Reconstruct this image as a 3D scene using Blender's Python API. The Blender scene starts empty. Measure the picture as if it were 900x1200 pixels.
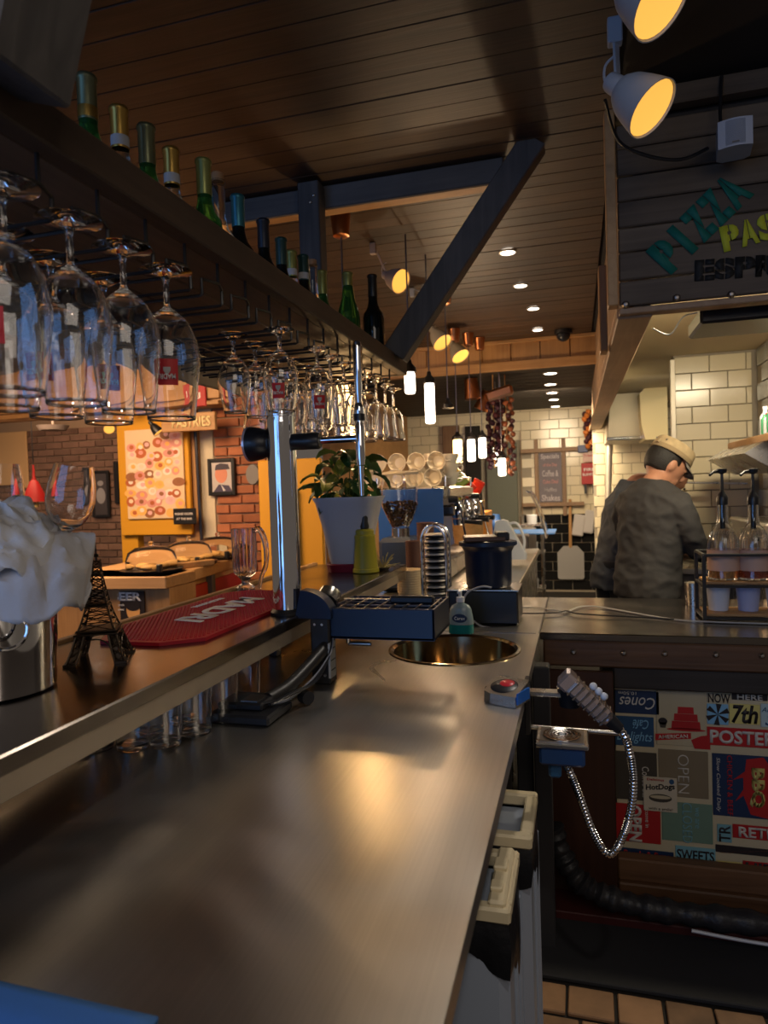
import bpy, bmesh, math, random
import numpy as np
from mathutils import Vector, Matrix
rnd = random.Random(7)
C = bpy.context.scene.collection
sc = bpy.context.scene
R_ = math.radians
# ------------------------------------------------------------------ camera
FPX = 800.0
def _basis():
    d = Vector((225., -33., FPX)).normalized()
    p2 = Vector((1225., -66., FPX))
    up = p2.cross(d).normalized()
    if up.y > 0: up = -up
    x = d.cross(up)
    if x.x < 0: x = -x
    return Matrix((x, d, up))          # rows are the world axes in camera axes
BAS = _basis()
CAM = Vector((0, 0, 1.4))
def _ray(u, v): return BAS @ Vector((u-450, v-600, FPX))
def onz(u, v, z): r = _ray(u, v); return CAM + r*((z-CAM.z)/r.z)
def ony(u, v, y): r = _ray(u, v); return CAM + r*((y-CAM.y)/r.y)
def onx(u, v, x): r = _ray(u, v); return CAM + r*((x-CAM.x)/r.x)
cd = bpy.data.cameras.new('camera'); cam = bpy.data.objects.new('camera', cd); C.objects.link(cam)
m3 = BAS @ Matrix(((1,0,0),(0,-1,0),(0,0,-1)))
cam.matrix_world = Matrix.Translation(CAM) @ m3.to_4x4()
cd.sensor_fit = 'VERTICAL'; cd.sensor_height = 36; cd.lens = 36*FPX/1200; cd.clip_start = .02
cd.dof.use_dof = True; cd.dof.focus_distance = 1.75; cd.dof.aperture_fstop = 24/4.6
sc.camera = cam
# ------------------------------------------------------------------ world, lights, exposure
sc.view_settings.view_transform = 'Standard'; sc.view_settings.look = 'None'
sc.view_settings.exposure = 0.0; sc.view_settings.gamma = 1; sc.view_settings.use_curve_mapping = False
w = bpy.data.worlds.new('world'); sc.world = w; w.use_nodes = True
w.node_tree.nodes['Background'].inputs[0].default_value = (1, .82, .68, 1)
w.node_tree.nodes['Background'].inputs[1].default_value = .10
def light(name, typ, loc, e, col=(1,.75,.5), target=None, size=.05, size_y=None, angle=60, blend=.5):
    l = bpy.data.lights.new(name, typ); l.energy = e; l.color = col
    if typ == 'AREA':
        l.size = size
        if size_y: l.shape = 'RECTANGLE'; l.size_y = size_y
    else: l.shadow_soft_size = size
    if typ == 'SPOT': l.spot_size = R_(angle); l.spot_blend = blend
    o = bpy.data.objects.new(name, l); C.objects.link(o); o.location = loc
    if target is not None:
        o.rotation_euler = (Vector(target)-Vector(loc)).to_track_quat('-Z', 'Y').to_euler()
    return o
WARM = (1, .62, .33); DAY = (.33, .55, 1)
light('window_daylight', 'AREA', (-1.5, -1.7, 1.7), 32, (.17,.43,1), (-.5, 1.6, 1.45), 2.3, 2.0)       # shop window behind the viewer
light('room_fill', 'AREA', (.9, -1.1, 2.55), 15, (1,.88,.76), (.3, 1.6, 1.2), 1.6, 1.2)           # added fill behind the viewer, brightens lintel and counter fronts
light('kitchen_light', 'AREA', (.80, 2.98, 2.16), 42, (1,.84,.58), (.75, 3.6, .6), .6, .26)         # kitchen lighting panel behind the lintel
light('kitchen_back_light', 'AREA', (.72, 5.3, 2.16), 20, (1,.84,.56), (.72, 5.8, 0), .8, .6)
light('cafe_light', 'AREA', (-3.2, 3.2, 2.55), 150, (1,.64,.36), (-3.4, 4.4, .4), 1.6, 1.6)
light('cafe_back_light', 'AREA', (-5.0, 5.2, 2.5), 50, (1,.62,.38), (-5.2, 6.4, 1.2), 1.2, 1.2)
light('ceiling_row_light', 'AREA', (-.25, 7.3, 2.37), 110, (1,.78,.52), (-.3, 8.4, .6), .5, 2.0)
light('pendant_glow', 'POINT', (-.73, 3.5, 1.84), 16, WARM, size=.03)
light('near_pendant_glow', 'POINT', (-.94, 2.92, 1.66), 9, (1,.6,.25), size=.03)
light('far_pendant_glow', 'POINT', (-.75, 5.2, 1.6), 26, (1,.7,.42), size=.05)
light('worktop_spot', 'SPOT', (.05, 2.15, 2.5), 36, (1,.90,.78), (-.33, 1.25, .9), .03, angle=50, blend=.9)
light('worktop_spot_near', 'SPOT', (.25, .25, 2.5), 26, (1,.92,.82), (-.22, 1.05, .9), .03, angle=40, blend=.9)
light('shelf_spot', 'SPOT', (-1.15, 2.1, 2.5), 14, (1,.66,.36), (-1.0, 1.7, 1.1), .04, angle=70, blend=.8)
sc.cycles.max_bounces = 16; sc.cycles.transmission_bounces = 16; sc.cycles.glossy_bounces = 6; sc.cycles.diffuse_bounces = 4; sc.cycles.caustics_reflective = False
# ------------------------------------------------------------------ materials
MT = {}
def _new(name):
    m = bpy.data.materials.new(name); m.use_nodes = True
    MT[name] = m; return m, m.node_tree.nodes, m.node_tree.links, m.node_tree.nodes['Principled BSDF']
def mat(name, col, rough=.5, metal=0, trans=0, emit=0, ecol=None, ior=1.45, vary=0, vscale=8, bump=0, bscale=60, coat=0, rvar=0, alpha=1):
    m, n, l, b = _new(name)
    b.inputs['Base Color'].default_value = (*col, 1); b.inputs['Roughness'].default_value = rough
    b.inputs['Metallic'].default_value = metal; b.inputs['Transmission Weight'].default_value = trans
    b.inputs['IOR'].default_value = ior; b.inputs['Coat Weight'].default_value = coat
    b.inputs['Alpha'].default_value = alpha
    if emit:
        b.inputs['Emission Color'].default_value = (*(ecol or col), 1); b.inputs['Emission Strength'].default_value = emit
    if vary or bump or rvar:
        tc = n.new('ShaderNodeTexCoord'); oi = n.new('ShaderNodeObjectInfo')
        ad = n.new('ShaderNodeVectorMath'); ad.operation = 'ADD'
        cb = n.new('ShaderNodeMath'); cb.operation = 'MULTIPLY'; cb.inputs[1].default_value = 40
        l.new(oi.outputs['Random'], cb.inputs[0]); l.new(tc.outputs['Object'], ad.inputs[0]); l.new(cb.outputs[0], ad.inputs[1])
    if vary:
        nz = n.new('ShaderNodeTexNoise'); nz.inputs['Scale'].default_value = vscale; nz.inputs['Detail'].default_value = 5
        l.new(ad.outputs[0], nz.inputs['Vector'])
        mx = n.new('ShaderNodeMix'); mx.data_type = 'RGBA'
        mx.inputs[6].default_value = (*[c*(1-vary) for c in col], 1); mx.inputs[7].default_value = (*[min(1, c*(1+vary)) for c in col], 1)
        am = n.new('ShaderNodeMath'); am.operation = 'ADD'; sb = n.new('ShaderNodeMath'); sb.operation = 'MULTIPLY_ADD'
        sb.inputs[1].default_value = .6; sb.inputs[2].default_value = -.3
        l.new(oi.outputs['Random'], sb.inputs[0]); l.new(nz.outputs['Fac'], am.inputs[0]); l.new(sb.outputs[0], am.inputs[1])
        am.use_clamp = True
        l.new(am.outputs[0], mx.inputs[0]); l.new(mx.outputs[2], b.inputs['Base Color'])
    if rvar:
        nr = n.new('ShaderNodeTexNoise'); nr.inputs['Scale'].default_value = vscale; nr.inputs['Detail'].default_value = 4
        l.new(ad.outputs[0], nr.inputs['Vector']); mr = n.new('ShaderNodeMapRange')
        mr.inputs[1].default_value = .3; mr.inputs[2].default_value = .7; mr.inputs[3].default_value = max(.02, rough-rvar); mr.inputs[4].default_value = rough+rvar
        l.new(nr.outputs['Fac'], mr.inputs[0]); l.new(mr.outputs[0], b.inputs['Roughness'])
    if bump:
        nb = n.new('ShaderNodeTexNoise'); nb.inputs['Scale'].default_value = bscale; nb.inputs['Detail'].default_value = 4
        l.new(ad.outputs[0], nb.inputs['Vector']); bp = n.new('ShaderNodeBump'); bp.inputs['Strength'].default_value = bump
        bp.inputs['Distance'].default_value = .004
        l.new(nb.outputs['Fac'], bp.inputs['Height']); l.new(bp.outputs[0], b.inputs['Normal'])
    return m
def wood(name, c1, c2, axis='x', rough=.6, sc_=14, knots=True, bump=.3):
    m, n, l, b = _new(name); b.inputs['Roughness'].default_value = rough
    tc = n.new('ShaderNodeTexCoord'); oi = n.new('ShaderNodeObjectInfo')
    mul = n.new('ShaderNodeMath'); mul.operation = 'MULTIPLY'; mul.inputs[1].default_value = 57
    ad = n.new('ShaderNodeVectorMath'); ad.operation = 'ADD'
    l.new(oi.outputs['Random'], mul.inputs[0]); l.new(tc.outputs['Object'], ad.inputs[0]); l.new(mul.outputs[0], ad.inputs[1])
    mp = n.new('ShaderNodeMapping'); s = [sc_*3]*3; s['xyz'.index(axis)] = sc_*.18; mp.inputs['Scale'].default_value = s
    l.new(ad.outputs[0], mp.inputs[0])
    nz = n.new('ShaderNodeTexNoise'); nz.inputs['Scale'].default_value = 1; nz.inputs['Detail'].default_value = 7; nz.inputs['Distortion'].default_value = 1.2
    l.new(mp.outputs[0], nz.inputs['Vector'])
    n2 = n.new('ShaderNodeTexNoise'); n2.inputs['Scale'].default_value = 5; n2.inputs['Detail'].default_value = 3
    l.new(ad.outputs[0], n2.inputs['Vector'])
    a = n.new('ShaderNodeMath'); a.operation = 'MULTIPLY_ADD'; a.inputs[1].default_value = .5; l.new(n2.outputs['Fac'], a.inputs[0]); 
    h = n.new('ShaderNodeMath'); h.operation = 'MULTIPLY'; h.inputs[1].default_value = .7; l.new(nz.outputs['Fac'], h.inputs[0]); l.new(h.outputs[0], a.inputs[2])
    a2 = n.new('ShaderNodeMath'); a2.operation = 'MULTIPLY_ADD'; a2.inputs[1].default_value = .35; l.new(oi.outputs['Random'], a2.inputs[0]); l.new(a.outputs[0], a2.inputs[2])
    rp = n.new('ShaderNodeMapRange'); rp.inputs[1].default_value = .5; rp.inputs[2].default_value = 1.05; l.new(a2.outputs[0], rp.inputs[0])
    mx = n.new('ShaderNodeMix'); mx.data_type = 'RGBA'; mx.inputs[6].default_value = (*c1, 1); mx.inputs[7].default_value = (*c2, 1)
    l.new(rp.outputs[0], mx.inputs[0]); l.new(mx.outputs[2], b.inputs['Base Color'])
    bp = n.new('ShaderNodeBump'); bp.inputs['Strength'].default_value = bump; bp.inputs['Distance'].default_value = .003
    l.new(nz.outputs['Fac'], bp.inputs['Height']); l.new(bp.outputs[0], b.inputs['Normal'])
    return m
def brushed(name, col, rough, axis='y', dent=0):
    m, n, l, b = _new(name); b.inputs['Metallic'].default_value = 1
    tc = n.new('ShaderNodeTexCoord'); mp = n.new('ShaderNodeMapping'); s = [260, 260, 260]; s['xyz'.index(axis)] = 3; mp.inputs['Scale'].default_value = s
    l.new(tc.outputs['Object'], mp.inputs[0]); nz = n.new('ShaderNodeTexNoise'); nz.inputs['Scale'].default_value = 1; nz.inputs['Detail'].default_value = 3
    l.new(mp.outputs[0], nz.inputs['Vector'])
    n2 = n.new('ShaderNodeTexNoise'); n2.inputs['Scale'].default_value = 2.6; n2.inputs['Detail'].default_value = 5; n2.inputs['Distortion'].default_value = .8
    l.new(tc.outputs['Object'], n2.inputs['Vector'])
    mr = n.new('ShaderNodeMapRange'); mr.inputs[1].default_value = .3; mr.inputs[2].default_value = .7; mr.inputs[3].default_value = rough-.05; mr.inputs[4].default_value = rough+.08
    l.new(n2.outputs['Fac'], mr.inputs[0]); l.new(mr.outputs[0], b.inputs['Roughness'])
    mx = n.new('ShaderNodeMix'); mx.data_type = 'RGBA'; mx.inputs[6].default_value = (*[c*.82 for c in col], 1); mx.inputs[7].default_value = (*col, 1)
    l.new(nz.outputs['Fac'], mx.inputs[0]); l.new(mx.outputs[2], b.inputs['Base Color'])
    bp = n.new('ShaderNodeBump'); bp.inputs['Strength'].default_value = .06; bp.inputs['Distance'].default_value = .001
    l.new(nz.outputs['Fac'], bp.inputs['Height']); l.new(bp.outputs[0], b.inputs['Normal'])
    if dent:      # the thin sheet is slightly buckled
        n3 = n.new('ShaderNodeTexNoise'); n3.inputs['Scale'].default_value = 2.4; n3.inputs['Detail'].default_value = .5; n3.inputs['Distortion'].default_value = 1.6
        l.new(tc.outputs['Object'], n3.inputs['Vector']); b3 = n.new('ShaderNodeBump'); b3.inputs['Strength'].default_value = 1; b3.inputs['Distance'].default_value = dent
        l.new(n3.outputs['Fac'], b3.inputs['Height']); l.new(b3.outputs[0], bp.inputs['Normal'])
    return m
steel_top = brushed('worktop_steel', (.70,.655,.585), .31, 'y', .0105)
shelf_steel = brushed('bar_shelf_steel', (.20,.17,.145), .2, 'y')
steel = mat('stainless_steel', (.58,.55,.5), .28, 1, rvar=.06)
sink_steel = mat('sink_steel', (.40,.30,.17), .14, 1, rvar=.05)  # golden tint puts the bowl's warm reflections into the steel colour
steel_dark = mat('dark_steel', (.22,.2,.19), .35, 1)
chrome = mat('chrome', (.8,.8,.82), .06, 1)
dullchrome = mat('dull_chrome', (.5,.46,.42), .2, 1)
black = mat('black_plastic', (.012,.012,.014), .35)
blackm = mat('black_painted_metal', (.016,.014,.013), .42)
navy = mat('navy_plastic', (.006,.014,.04), .35)
rubber = mat('matt_black_rubber', (.022,.022,.025), .75, bump=.3)
glass = mat('clear_glass', (1,1,1), .0, 0, 1, ior=1.45)
glass_thin = mat('thin_clear_plastic', (.95,.95,.95), .04, 0, 1, ior=1.15)
bot_green = mat('green_bottle_glass', (.05,.25,.06), .03, 0, .75, ior=1.45)
bot_dark = mat('dark_bottle_glass', (.006,.008,.008), .06)
bot_clear = mat('clear_bottle_glass', (.85,.9,.9), .02, 0, 1, ior=1.3)
white_pl = mat('white_plastic', (.62,.64,.68), .4)
cream_pl = mat('cream_plastic', (.62,.52,.34), .45, vary=.08)
bin_white = mat('bin_white_plastic', (.30,.34,.42), .4)
porcelain = mat('cream_porcelain', (.75,.68,.56), .25)
cloth = mat('white_napkin', (.52,.50,.50), .9, bump=.25, bscale=90)
cloth_blue = mat('blue_cloth', (.05,.16,.42), .8, bump=.2)
red_mat = mat('red_rubber', (.42,.008,.018), .5)
white_ink = mat('white_ink', (.8,.78,.74), .6)
bronze = mat('antique_bronze', (.07,.05,.035), .4, .85, vary=.4, vscale=60)
copper = mat('copper', (.6,.24,.1), .28, 1)
lampgrey = mat('grey_lamp_enamel', (.42,.44,.48), .38)
lampin = mat('lit_lamp_inside', (1,.62,.12), .5, emit=1.0, ecol=(1,.50,.085))
bulb = mat('glowing_tube', (1,1,1), .5, emit=6, ecol=(1,.84,.66))
bulb_warm = mat('glowing_warm_tube', (1,.8,.4), .5, emit=6, ecol=(1,.62,.25))
led = mat('lit_downlight', (1,1,1), .5, emit=11, ecol=(1,.88,.72))
ledrim = mat('downlight_rim', (.5,.45,.4), .4, .6)
bagm = mat('black_bin_bag', (.012,.012,.014), .32, bump=.8, bscale=30)
beans = mat('coffee_beans', (.06,.025,.012), .5, vary=.5, vscale=90, bump=1, bscale=120)
leaf = mat('green_leaf', (.05,.12,.03), .4, vary=.5, vscale=14)
leaf_y = mat('yellow_green_leaf', (.28,.30,.04), .45, vary=.4, vscale=20)
mustard = mat('mustard_paint', (.62,.30,.015), .6)
olive = mat('olive_yellow_plastic', (.30,.26,.02), .4)
red_paint = mat('red_paint', (.36,.012,.012), .5)
skin = mat('skin', (.42,.20,.12), .5, vary=.08)
hairm = mat('black_hair', (.012,.010,.009), .6, bump=.9, bscale=160)
shirt1 = mat('charcoal_shirt', (.035,.033,.033), .85, bump=.5, bscale=26)
shirt2 = mat('slate_tee', (.055,.062,.075), .85, bump=.5, bscale=22)
trouser = mat('black_trousers', (.015,.015,.017), .85)
khaki = mat('khaki_cap_cloth', (.42,.32,.18), .9, vary=.25, vscale=30, bump=.5, bscale=70)
ceil_wood = wood('ceiling_pine_stain', (.030,.018,.011), (.075,.040,.020), 'x', .5, 12)
beam_wood = wood('dark_beam', (.045,.043,.045), (.12,.11,.105), 'x', .6, 10)
beam_woodz = wood('dark_beam_z', (.045,.043,.045), (.12,.11,.105), 'z', .6, 10)
rack_under = wood('rack_underside', (.10,.062,.040), (.19,.125,.08), 'y', .6, 10)
pass_steel = mat('pass_top_steel', (.24,.21,.18), .22, 1, rvar=.05)
post_dark = mat('dark_grey_post', (.028,.028,.032), .6)
rack_wood = wood('rack_board', (.05,.032,.022), (.11,.07,.046), 'y', .6, 10)
pine = wood('warm_pine', (.30,.15,.05), (.50,.28,.11), 'x', .55, 9)
pine_y = wood('warm_pine_y', (.34,.17,.06), (.52,.30,.13), 'y', .55, 9)
pine_z = wood('warm_pine_z', (.30,.15,.05), (.48,.26,.10), 'z', .55, 9)
old_wood = wood('weathered_plank', (.06,.042,.030), (.15,.11,.075), 'x', .75, 9, bump=.6)
beam_brown = wood('brown_bolted_beam', (.05,.022,.010), (.17,.08,.035), 'x', .5, 8, bump=.5)
lintel_wood = wood('lintel_board', (.22,.13,.07), (.42,.27,.16), 'y', .6, 8)
cab_wood = wood('cabinet_side_panel', (.035,.012,.006), (.075,.027,.012), 'z', .45, 6)
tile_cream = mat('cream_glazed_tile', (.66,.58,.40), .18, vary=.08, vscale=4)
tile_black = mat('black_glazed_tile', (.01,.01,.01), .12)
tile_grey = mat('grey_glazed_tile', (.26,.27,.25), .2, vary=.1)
grout = mat('pale_grout', (.30,.26,.20), .9); grout_dark = mat('dark_grout', (.02,.016,.013), .9)
brick_m = mat('red_brick', (.36,.13,.06), .85, vary=.45, vscale=9, bump=.6, bscale=40)
brick_old = mat('old_brown_brick', (.17,.10,.07), .85, vary=.45, vscale=9, bump=.6, bscale=40)
mortar = mat('pale_mortar', (.30,.22,.15), .95, bump=.5)
plaster = mat('cream_plaster', (.62,.55,.40), .8); plaster_grey = mat('grey_painted_panel', (.16,.14,.13), .6)
terracotta = mat('terracotta_tile', (.24,.13,.065), .65, vary=.55, vscale=12, bump=.35, bscale=30)
dark_wall = mat('dark_paint', (.03,.025,.022), .8)
low_ceil = mat('dark_low_ceiling', (.035,.027,.022), .7)
# ------------------------------------------------------------------ mesh tools
class B:
    def __init__(s): s.bm = bmesh.new(); s.mi = 0
    def _t(s, vs, fs):
        v = [s.bm.verts.new(p) for p in vs]
        for f in fs:
            try: fc = s.bm.faces.new([v[i] for i in f]); fc.material_index = s.mi
            except ValueError: pass
        return v
    def box(s, c, d, rot=None, bev=0, taper=1.0):
        c = Vector(c); hx, hy, hz = d[0]/2, d[1]/2, d[2]/2
        M = rot or Matrix.Identity(3)
        if isinstance(M, (int, float)): M = Matrix.Rotation(M, 3, 'Z')
        if bev <= 0:
            vs = []
            for z in (-hz, hz):
                k = taper if z > 0 else 1
                for x, y in ((-hx,-hy),(hx,-hy),(hx,hy),(-hx,hy)): vs.append(c+M@Vector((x*k, y*k, z)))
            s._t(vs, [(3,2,1,0),(4,5,6,7),(0,1,5,4),(1,2,6,5),(2,3,7,6),(3,0,4,7)])
        else:
            b = min(bev, hx*.49, hy*.49, hz*.49); rings = []
            for (z, k) in ((-hz, b), (-hz+b, 0), (hz-b, 0), (hz, b)):
                X, Y = hx-k, hy-k
                rings.append([c+M@Vector(p) for p in ((-X+b*(k==0),-Y,z),(X-b*(k==0),-Y,z),(X,-Y+b*(k==0),z),(X,Y-b*(k==0),z),(X-b*(k==0),Y,z),(-X+b*(k==0),Y,z),(-X,Y-b*(k==0),z),(-X,-Y+b*(k==0),z))])
            # corner points collapse on the bevelled rings
            for r in (rings[0], rings[3]):
                for i in (1, 3, 5, 7): pass
            vs = [p for r in rings for p in r]; fs = []
            for k in range(3):
                for i in range(8):
                    j = (i+1) % 8; fs.append((k*8+i, k*8+j, (k+1)*8+j, (k+1)*8+i))
            fs += [tuple(range(7, -1, -1)), tuple(range(24, 32))]
            s._t(vs, fs)
        return s
    def lathe(s, prof, c=(0,0,0), seg=24, M=None, ang=(0, 2*math.pi), close=False):
        c = Vector(c); M = M or Matrix.Identity(3); full = abs(ang[1]-ang[0]-2*math.pi) < 1e-6
        n = seg if full else seg+1; rows = []
        for (r, z) in prof:
            if r < 1e-6: rows.append([s.bm.verts.new(c+M@Vector((0, 0, z)))]*n); continue
            rows.append([s.bm.verts.new(c+M@Vector((r*math.cos(ang[0]+(ang[1]-ang[0])*i/seg), r*math.sin(ang[0]+(ang[1]-ang[0])*i/seg), z))) for i in range(n)])
        pairs = list(zip(rows, rows[1:]))
        if close: pairs.append((rows[-1], rows[0]))
        for a, b in pairs:
            for i in range(seg):
                j = (i+1) % n
                q = []
                for v in (a[i], a[j], b[j], b[i]):
                    if v not in q: q.append(v)
                if len(q) > 2:
                    try: f = s.bm.faces.new(q); f.material_index = s.mi
                    except ValueError: pass
        return s
    def cyl(s, p0, p1, r0, r1=None, seg=16, cap=True):
        p0, p1 = Vector(p0), Vector(p1); d = p1-p0; r1 = r0 if r1 is None else r1
        M = d.to_track_quat('Z', 'Y').to_matrix(); L = d.length
        pr = [(r0, 0), (r1, L)]
        if cap: pr = [(0, 0)]+pr+[(0, L)]
        return s.lathe(pr, p0, seg, M)
    def tube(s, pts, r, seg=8, closed=False, smooth=0):
        pts = [Vector(p) for p in pts]
        if smooth: pts = catmull(pts, smooth, closed)
        n = len(pts); rs = r if isinstance(r, (list, tuple)) else [r]*n
        if len(rs) != n: rs = [rs[min(len(rs)-1, int(i*len(rs)/n))] for i in range(n)]
        rings = []; up = None
        for i, p in enumerate(pts):
            a = pts[i-1] if (i > 0 or closed) else p; b = pts[(i+1) % n] if (i < n-1 or closed) else p
            t = (b-a).normalized() if (b-a).length > 1e-9 else Vector((0,0,1))
            if up is None: up = Vector((0,0,1)) if abs(t.z) < .9 else Vector((1,0,0))
            side = t.cross(up); 
            if side.length < 1e-6: side = t.cross(Vector((.3,.8,.1)))
            side.normalize(); up = side.cross(t).normalized()
            rings.append([s.bm.verts.new(p+side*(math.cos(2*math.pi*k/seg)*rs[i])+up*(math.sin(2*math.pi*k/seg)*rs[i])) for k in range(seg)])
        for i in range(n if closed else n-1):
            a, b = rings[i], rings[(i+1) % n]
            for k in range(seg):
                j = (k+1) % seg; f = s.bm.faces.new((a[k], a[j], b[j], b[k])); f.material_index = s.mi
        if not closed:
            for rg, rev in ((rings[0], True), (rings[-1], False)):
                f = s.bm.faces.new(list(reversed(rg)) if rev else rg); f.material_index = s.mi
        return s
    def ball(s, c, r, seg=14, rings=9, M=None):
        r = Vector((r, r, r)) if isinstance(r, (int, float)) else Vector(r)
        M = (M or Matrix.Identity(3)) @ Matrix.Diagonal(r)
        pr = [(math.sin(math.pi*i/rings), -math.cos(math.pi*i/rings)) for i in range(rings+1)]
        pr[0] = (0, -1); pr[-1] = (0, 1)
        return s.lathe(pr, c, seg, M)
    def prism(s, pts, o, ax, ay, t):
        """polygon pts (2d) in plane o+ax*x+ay*y extruded by vector t"""
        o, ax, ay, t = Vector(o), Vector(ax), Vector(ay), Vector(t); n = len(pts)
        v = [o+ax*x+ay*y for x, y in pts]; vs = v+[p+t for p in v]
        s._t(vs, [tuple(range(n-1, -1, -1)), tuple(range(n, 2*n))]+[(i, (i+1) % n, n+(i+1) % n, n+i) for i in range(n)])
        return s
    def grid(s, fn, nu, nv):
        v = [[s.bm.verts.new(fn(i/nu, j/nv)) for j in range(nv+1)] for i in range(nu+1)]
        for i in range(nu):
            for j in range(nv):
                f = s.bm.faces.new((v[i][j], v[i+1][j], v[i+1][j+1], v[i][j+1])); f.material_index = s.mi
        return s
    def mesh(s, name, m, smooth=False):
        bmesh.ops.recalc_face_normals(s.bm, faces=s.bm.faces)
        me = bpy.data.meshes.new(name); s.bm.to_mesh(me); s.bm.free()
        for mm in (m if isinstance(m, (list, tuple)) else [m]): me.materials.append(mm)
        if smooth:
            me.polygons.foreach_set('use_smooth', [True]*len(me.polygons))
            try: me.set_sharp_from_angle(angle=R_(40))
            except Exception: pass
        return me
    def obj(s, name, m, parent=None, smooth=False, loc=None, label=None):
        o = bpy.data.objects.new(name, s.mesh(name, m, smooth)); C.objects.link(o)
        if parent is not None: o.parent = parent
        if loc is not None: o.location = loc
        if label: o['label'] = label
        return o
def catmull(p, k, closed=False):
    out = []; n = len(p)
    for i in range(n if closed else n-1):
        a = p[(i-1) % n] if (closed or i > 0) else p[0]; b = p[i]; c = p[(i+1) % n]; d = p[(i+2) % n] if (closed or i < n-2) else p[-1]
        for j in range(k):
            t = j/k; out.append(.5*((2*b)+(c-a)*t+(2*a-5*b+4*c-d)*t*t+(3*b-a-3*c+d)*t**3))
    if not closed: out.append(p[-1])
    return out
def thing(name, label, cat, loc=(0,0,0), rz=0, group=None):
    o = bpy.data.objects.new(name, None); C.objects.link(o); o.location = loc; o.rotation_euler = (0, 0, rz)
    o.empty_display_size = .05
    return tag(o, label, cat, group)
def tag(o, label, cat, group=None, kind=None):
    o['label'] = label; o['category'] = cat
    if group: o['group'] = group
    if kind: o['kind'] = kind
    return o
def struct(name, bb, m, smooth=False):
    o = bb.obj(name, m, None, smooth); o['kind'] = 'structure'; return o
_bc = {}
def piece(name, size, m, loc, parent, bev=.002, rot=None):
    k = (name, tuple(round(a, 4) for a in size), m.name, bev)
    if k not in _bc: _bc[k] = B().box((0,0,0), size, bev=bev).mesh(name, m)
    o = bpy.data.objects.new(name, _bc[k]); C.objects.link(o); o.location = loc
    if rot: o.rotation_euler = rot
    if parent is not None: o.parent = parent
    return o
def copy_tree(o, parent=None):
    c = o.copy(); C.objects.link(c); c.parent = parent
    for ch in [x for x in o.children]: copy_tree(ch, c)
    return c
FRONT = Matrix(((1,0,0),(0,0,-1),(0,1,0)))      # text facing -Y
def txt(s, w_, h_, m, loc, M=FRONT, parent=None, depth=.001, bold=0.0, name='lettering', rot=0, shear=0, flipx=False, slit=0):
    cu = bpy.data.curves.new(name, 'FONT'); cu.body = s; cu.size = 1; cu.offset = bold; cu.shear = shear; cu.resolution_u = 3
    cu.align_x = 'LEFT'
    tmp = bpy.data.objects.new('t', cu); me = bpy.data.meshes.new_from_object(tmp)
    bpy.data.objects.remove(tmp); bpy.data.curves.remove(cu)
    co = np.array([v.co[:] for v in me.vertices]); mn, mx = co.min(0), co.max(0)
    sx = w_/max(1e-6, mx[0]-mn[0]); sy = h_/max(1e-6, mx[1]-mn[1]) if h_ else sx
    Rz = Matrix.Rotation(rot, 3, 'Z'); bm = bmesh.new(); bm.from_mesh(me); bpy.data.meshes.remove(me)
    if slit:
        xm = (mn[0]+mx[0])/2; hw = slit*(mx[1]-mn[1])
        for sx_ in (-hw, hw): bmesh.ops.bisect_plane(bm, geom=bm.verts[:]+bm.edges[:]+bm.faces[:], plane_co=(xm+sx_,0,0), plane_no=(1,0,0))
        bmesh.ops.delete(bm, geom=[f for f in bm.faces if abs(f.calc_center_median().x-xm) < hw*.98], context='FACES')
    for v in bm.verts:
        q = Vector(((v.co.x-(mn[0]+mx[0])/2)*sx*(-1 if flipx else 1), (v.co.y-(mn[1]+mx[1])/2)*sy, 0)); v.co = M @ (Rz @ q)
    g = bmesh.ops.extrude_face_region(bm, geom=list(bm.faces))
    nrm = M @ Vector((0, 0, 1))
    for e in g['geom']:
        if isinstance(e, bmesh.types.BMVert): e.co += nrm*depth
    bmesh.ops.recalc_face_normals(bm, faces=bm.faces)
    me = bpy.data.meshes.new(name); bm.to_mesh(me); bm.free(); me.materials.append(m)
    o = bpy.data.objects.new(name, me); C.objects.link(o); o.location = loc
    if parent is not None: o.parent = parent
    return o
ORD = ['first','second','third','fourth','fifth','sixth','seventh','eighth','ninth','tenth','eleventh','twelfth','thirteenth','fourteenth','fifteenth','sixteenth','seventeenth','eighteenth']
# ================================================================== SETTING
WT = .9          # worktop height
CZ = 2.63        # plank ceiling
# floor and terracotta tiles
fl = struct('floor', B().box((-1.5, 4.4, -.03), (10, 11.2, .04)), grout_dark)
k = 0
for j in range(5):
    yy = 1.87-j*.128
    for i in range(11):
        xx = -.24+i*.124+(.03 if j % 2 else 0)
        piece('tile', (.115+.003*((i*7+j) % 3-1), (.118 if j else .105), .012), terracotta, (xx+rnd.uniform(-.002,.002), yy, -.004+rnd.uniform(-.001,.001)), fl, .003, (0,0,rnd.uniform(-.02,.02)))
piece('tile', (.12,.12,.012), terracotta, (1.12, 1.86, -.004), fl, .003)
# plank ceiling
ce = struct('ceiling', B().box((-1.7, 3.0, CZ+.035), (7.0, 6.0, .02)), dark_wall)
n = 57
for i in range(n):
    piece('plank', (5.2, .0995, .016), ceil_wood, (-2.45, .1+i*.1022+.03, CZ+.012+rnd.uniform(-.0015,.0015)), ce, .0018)
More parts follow.
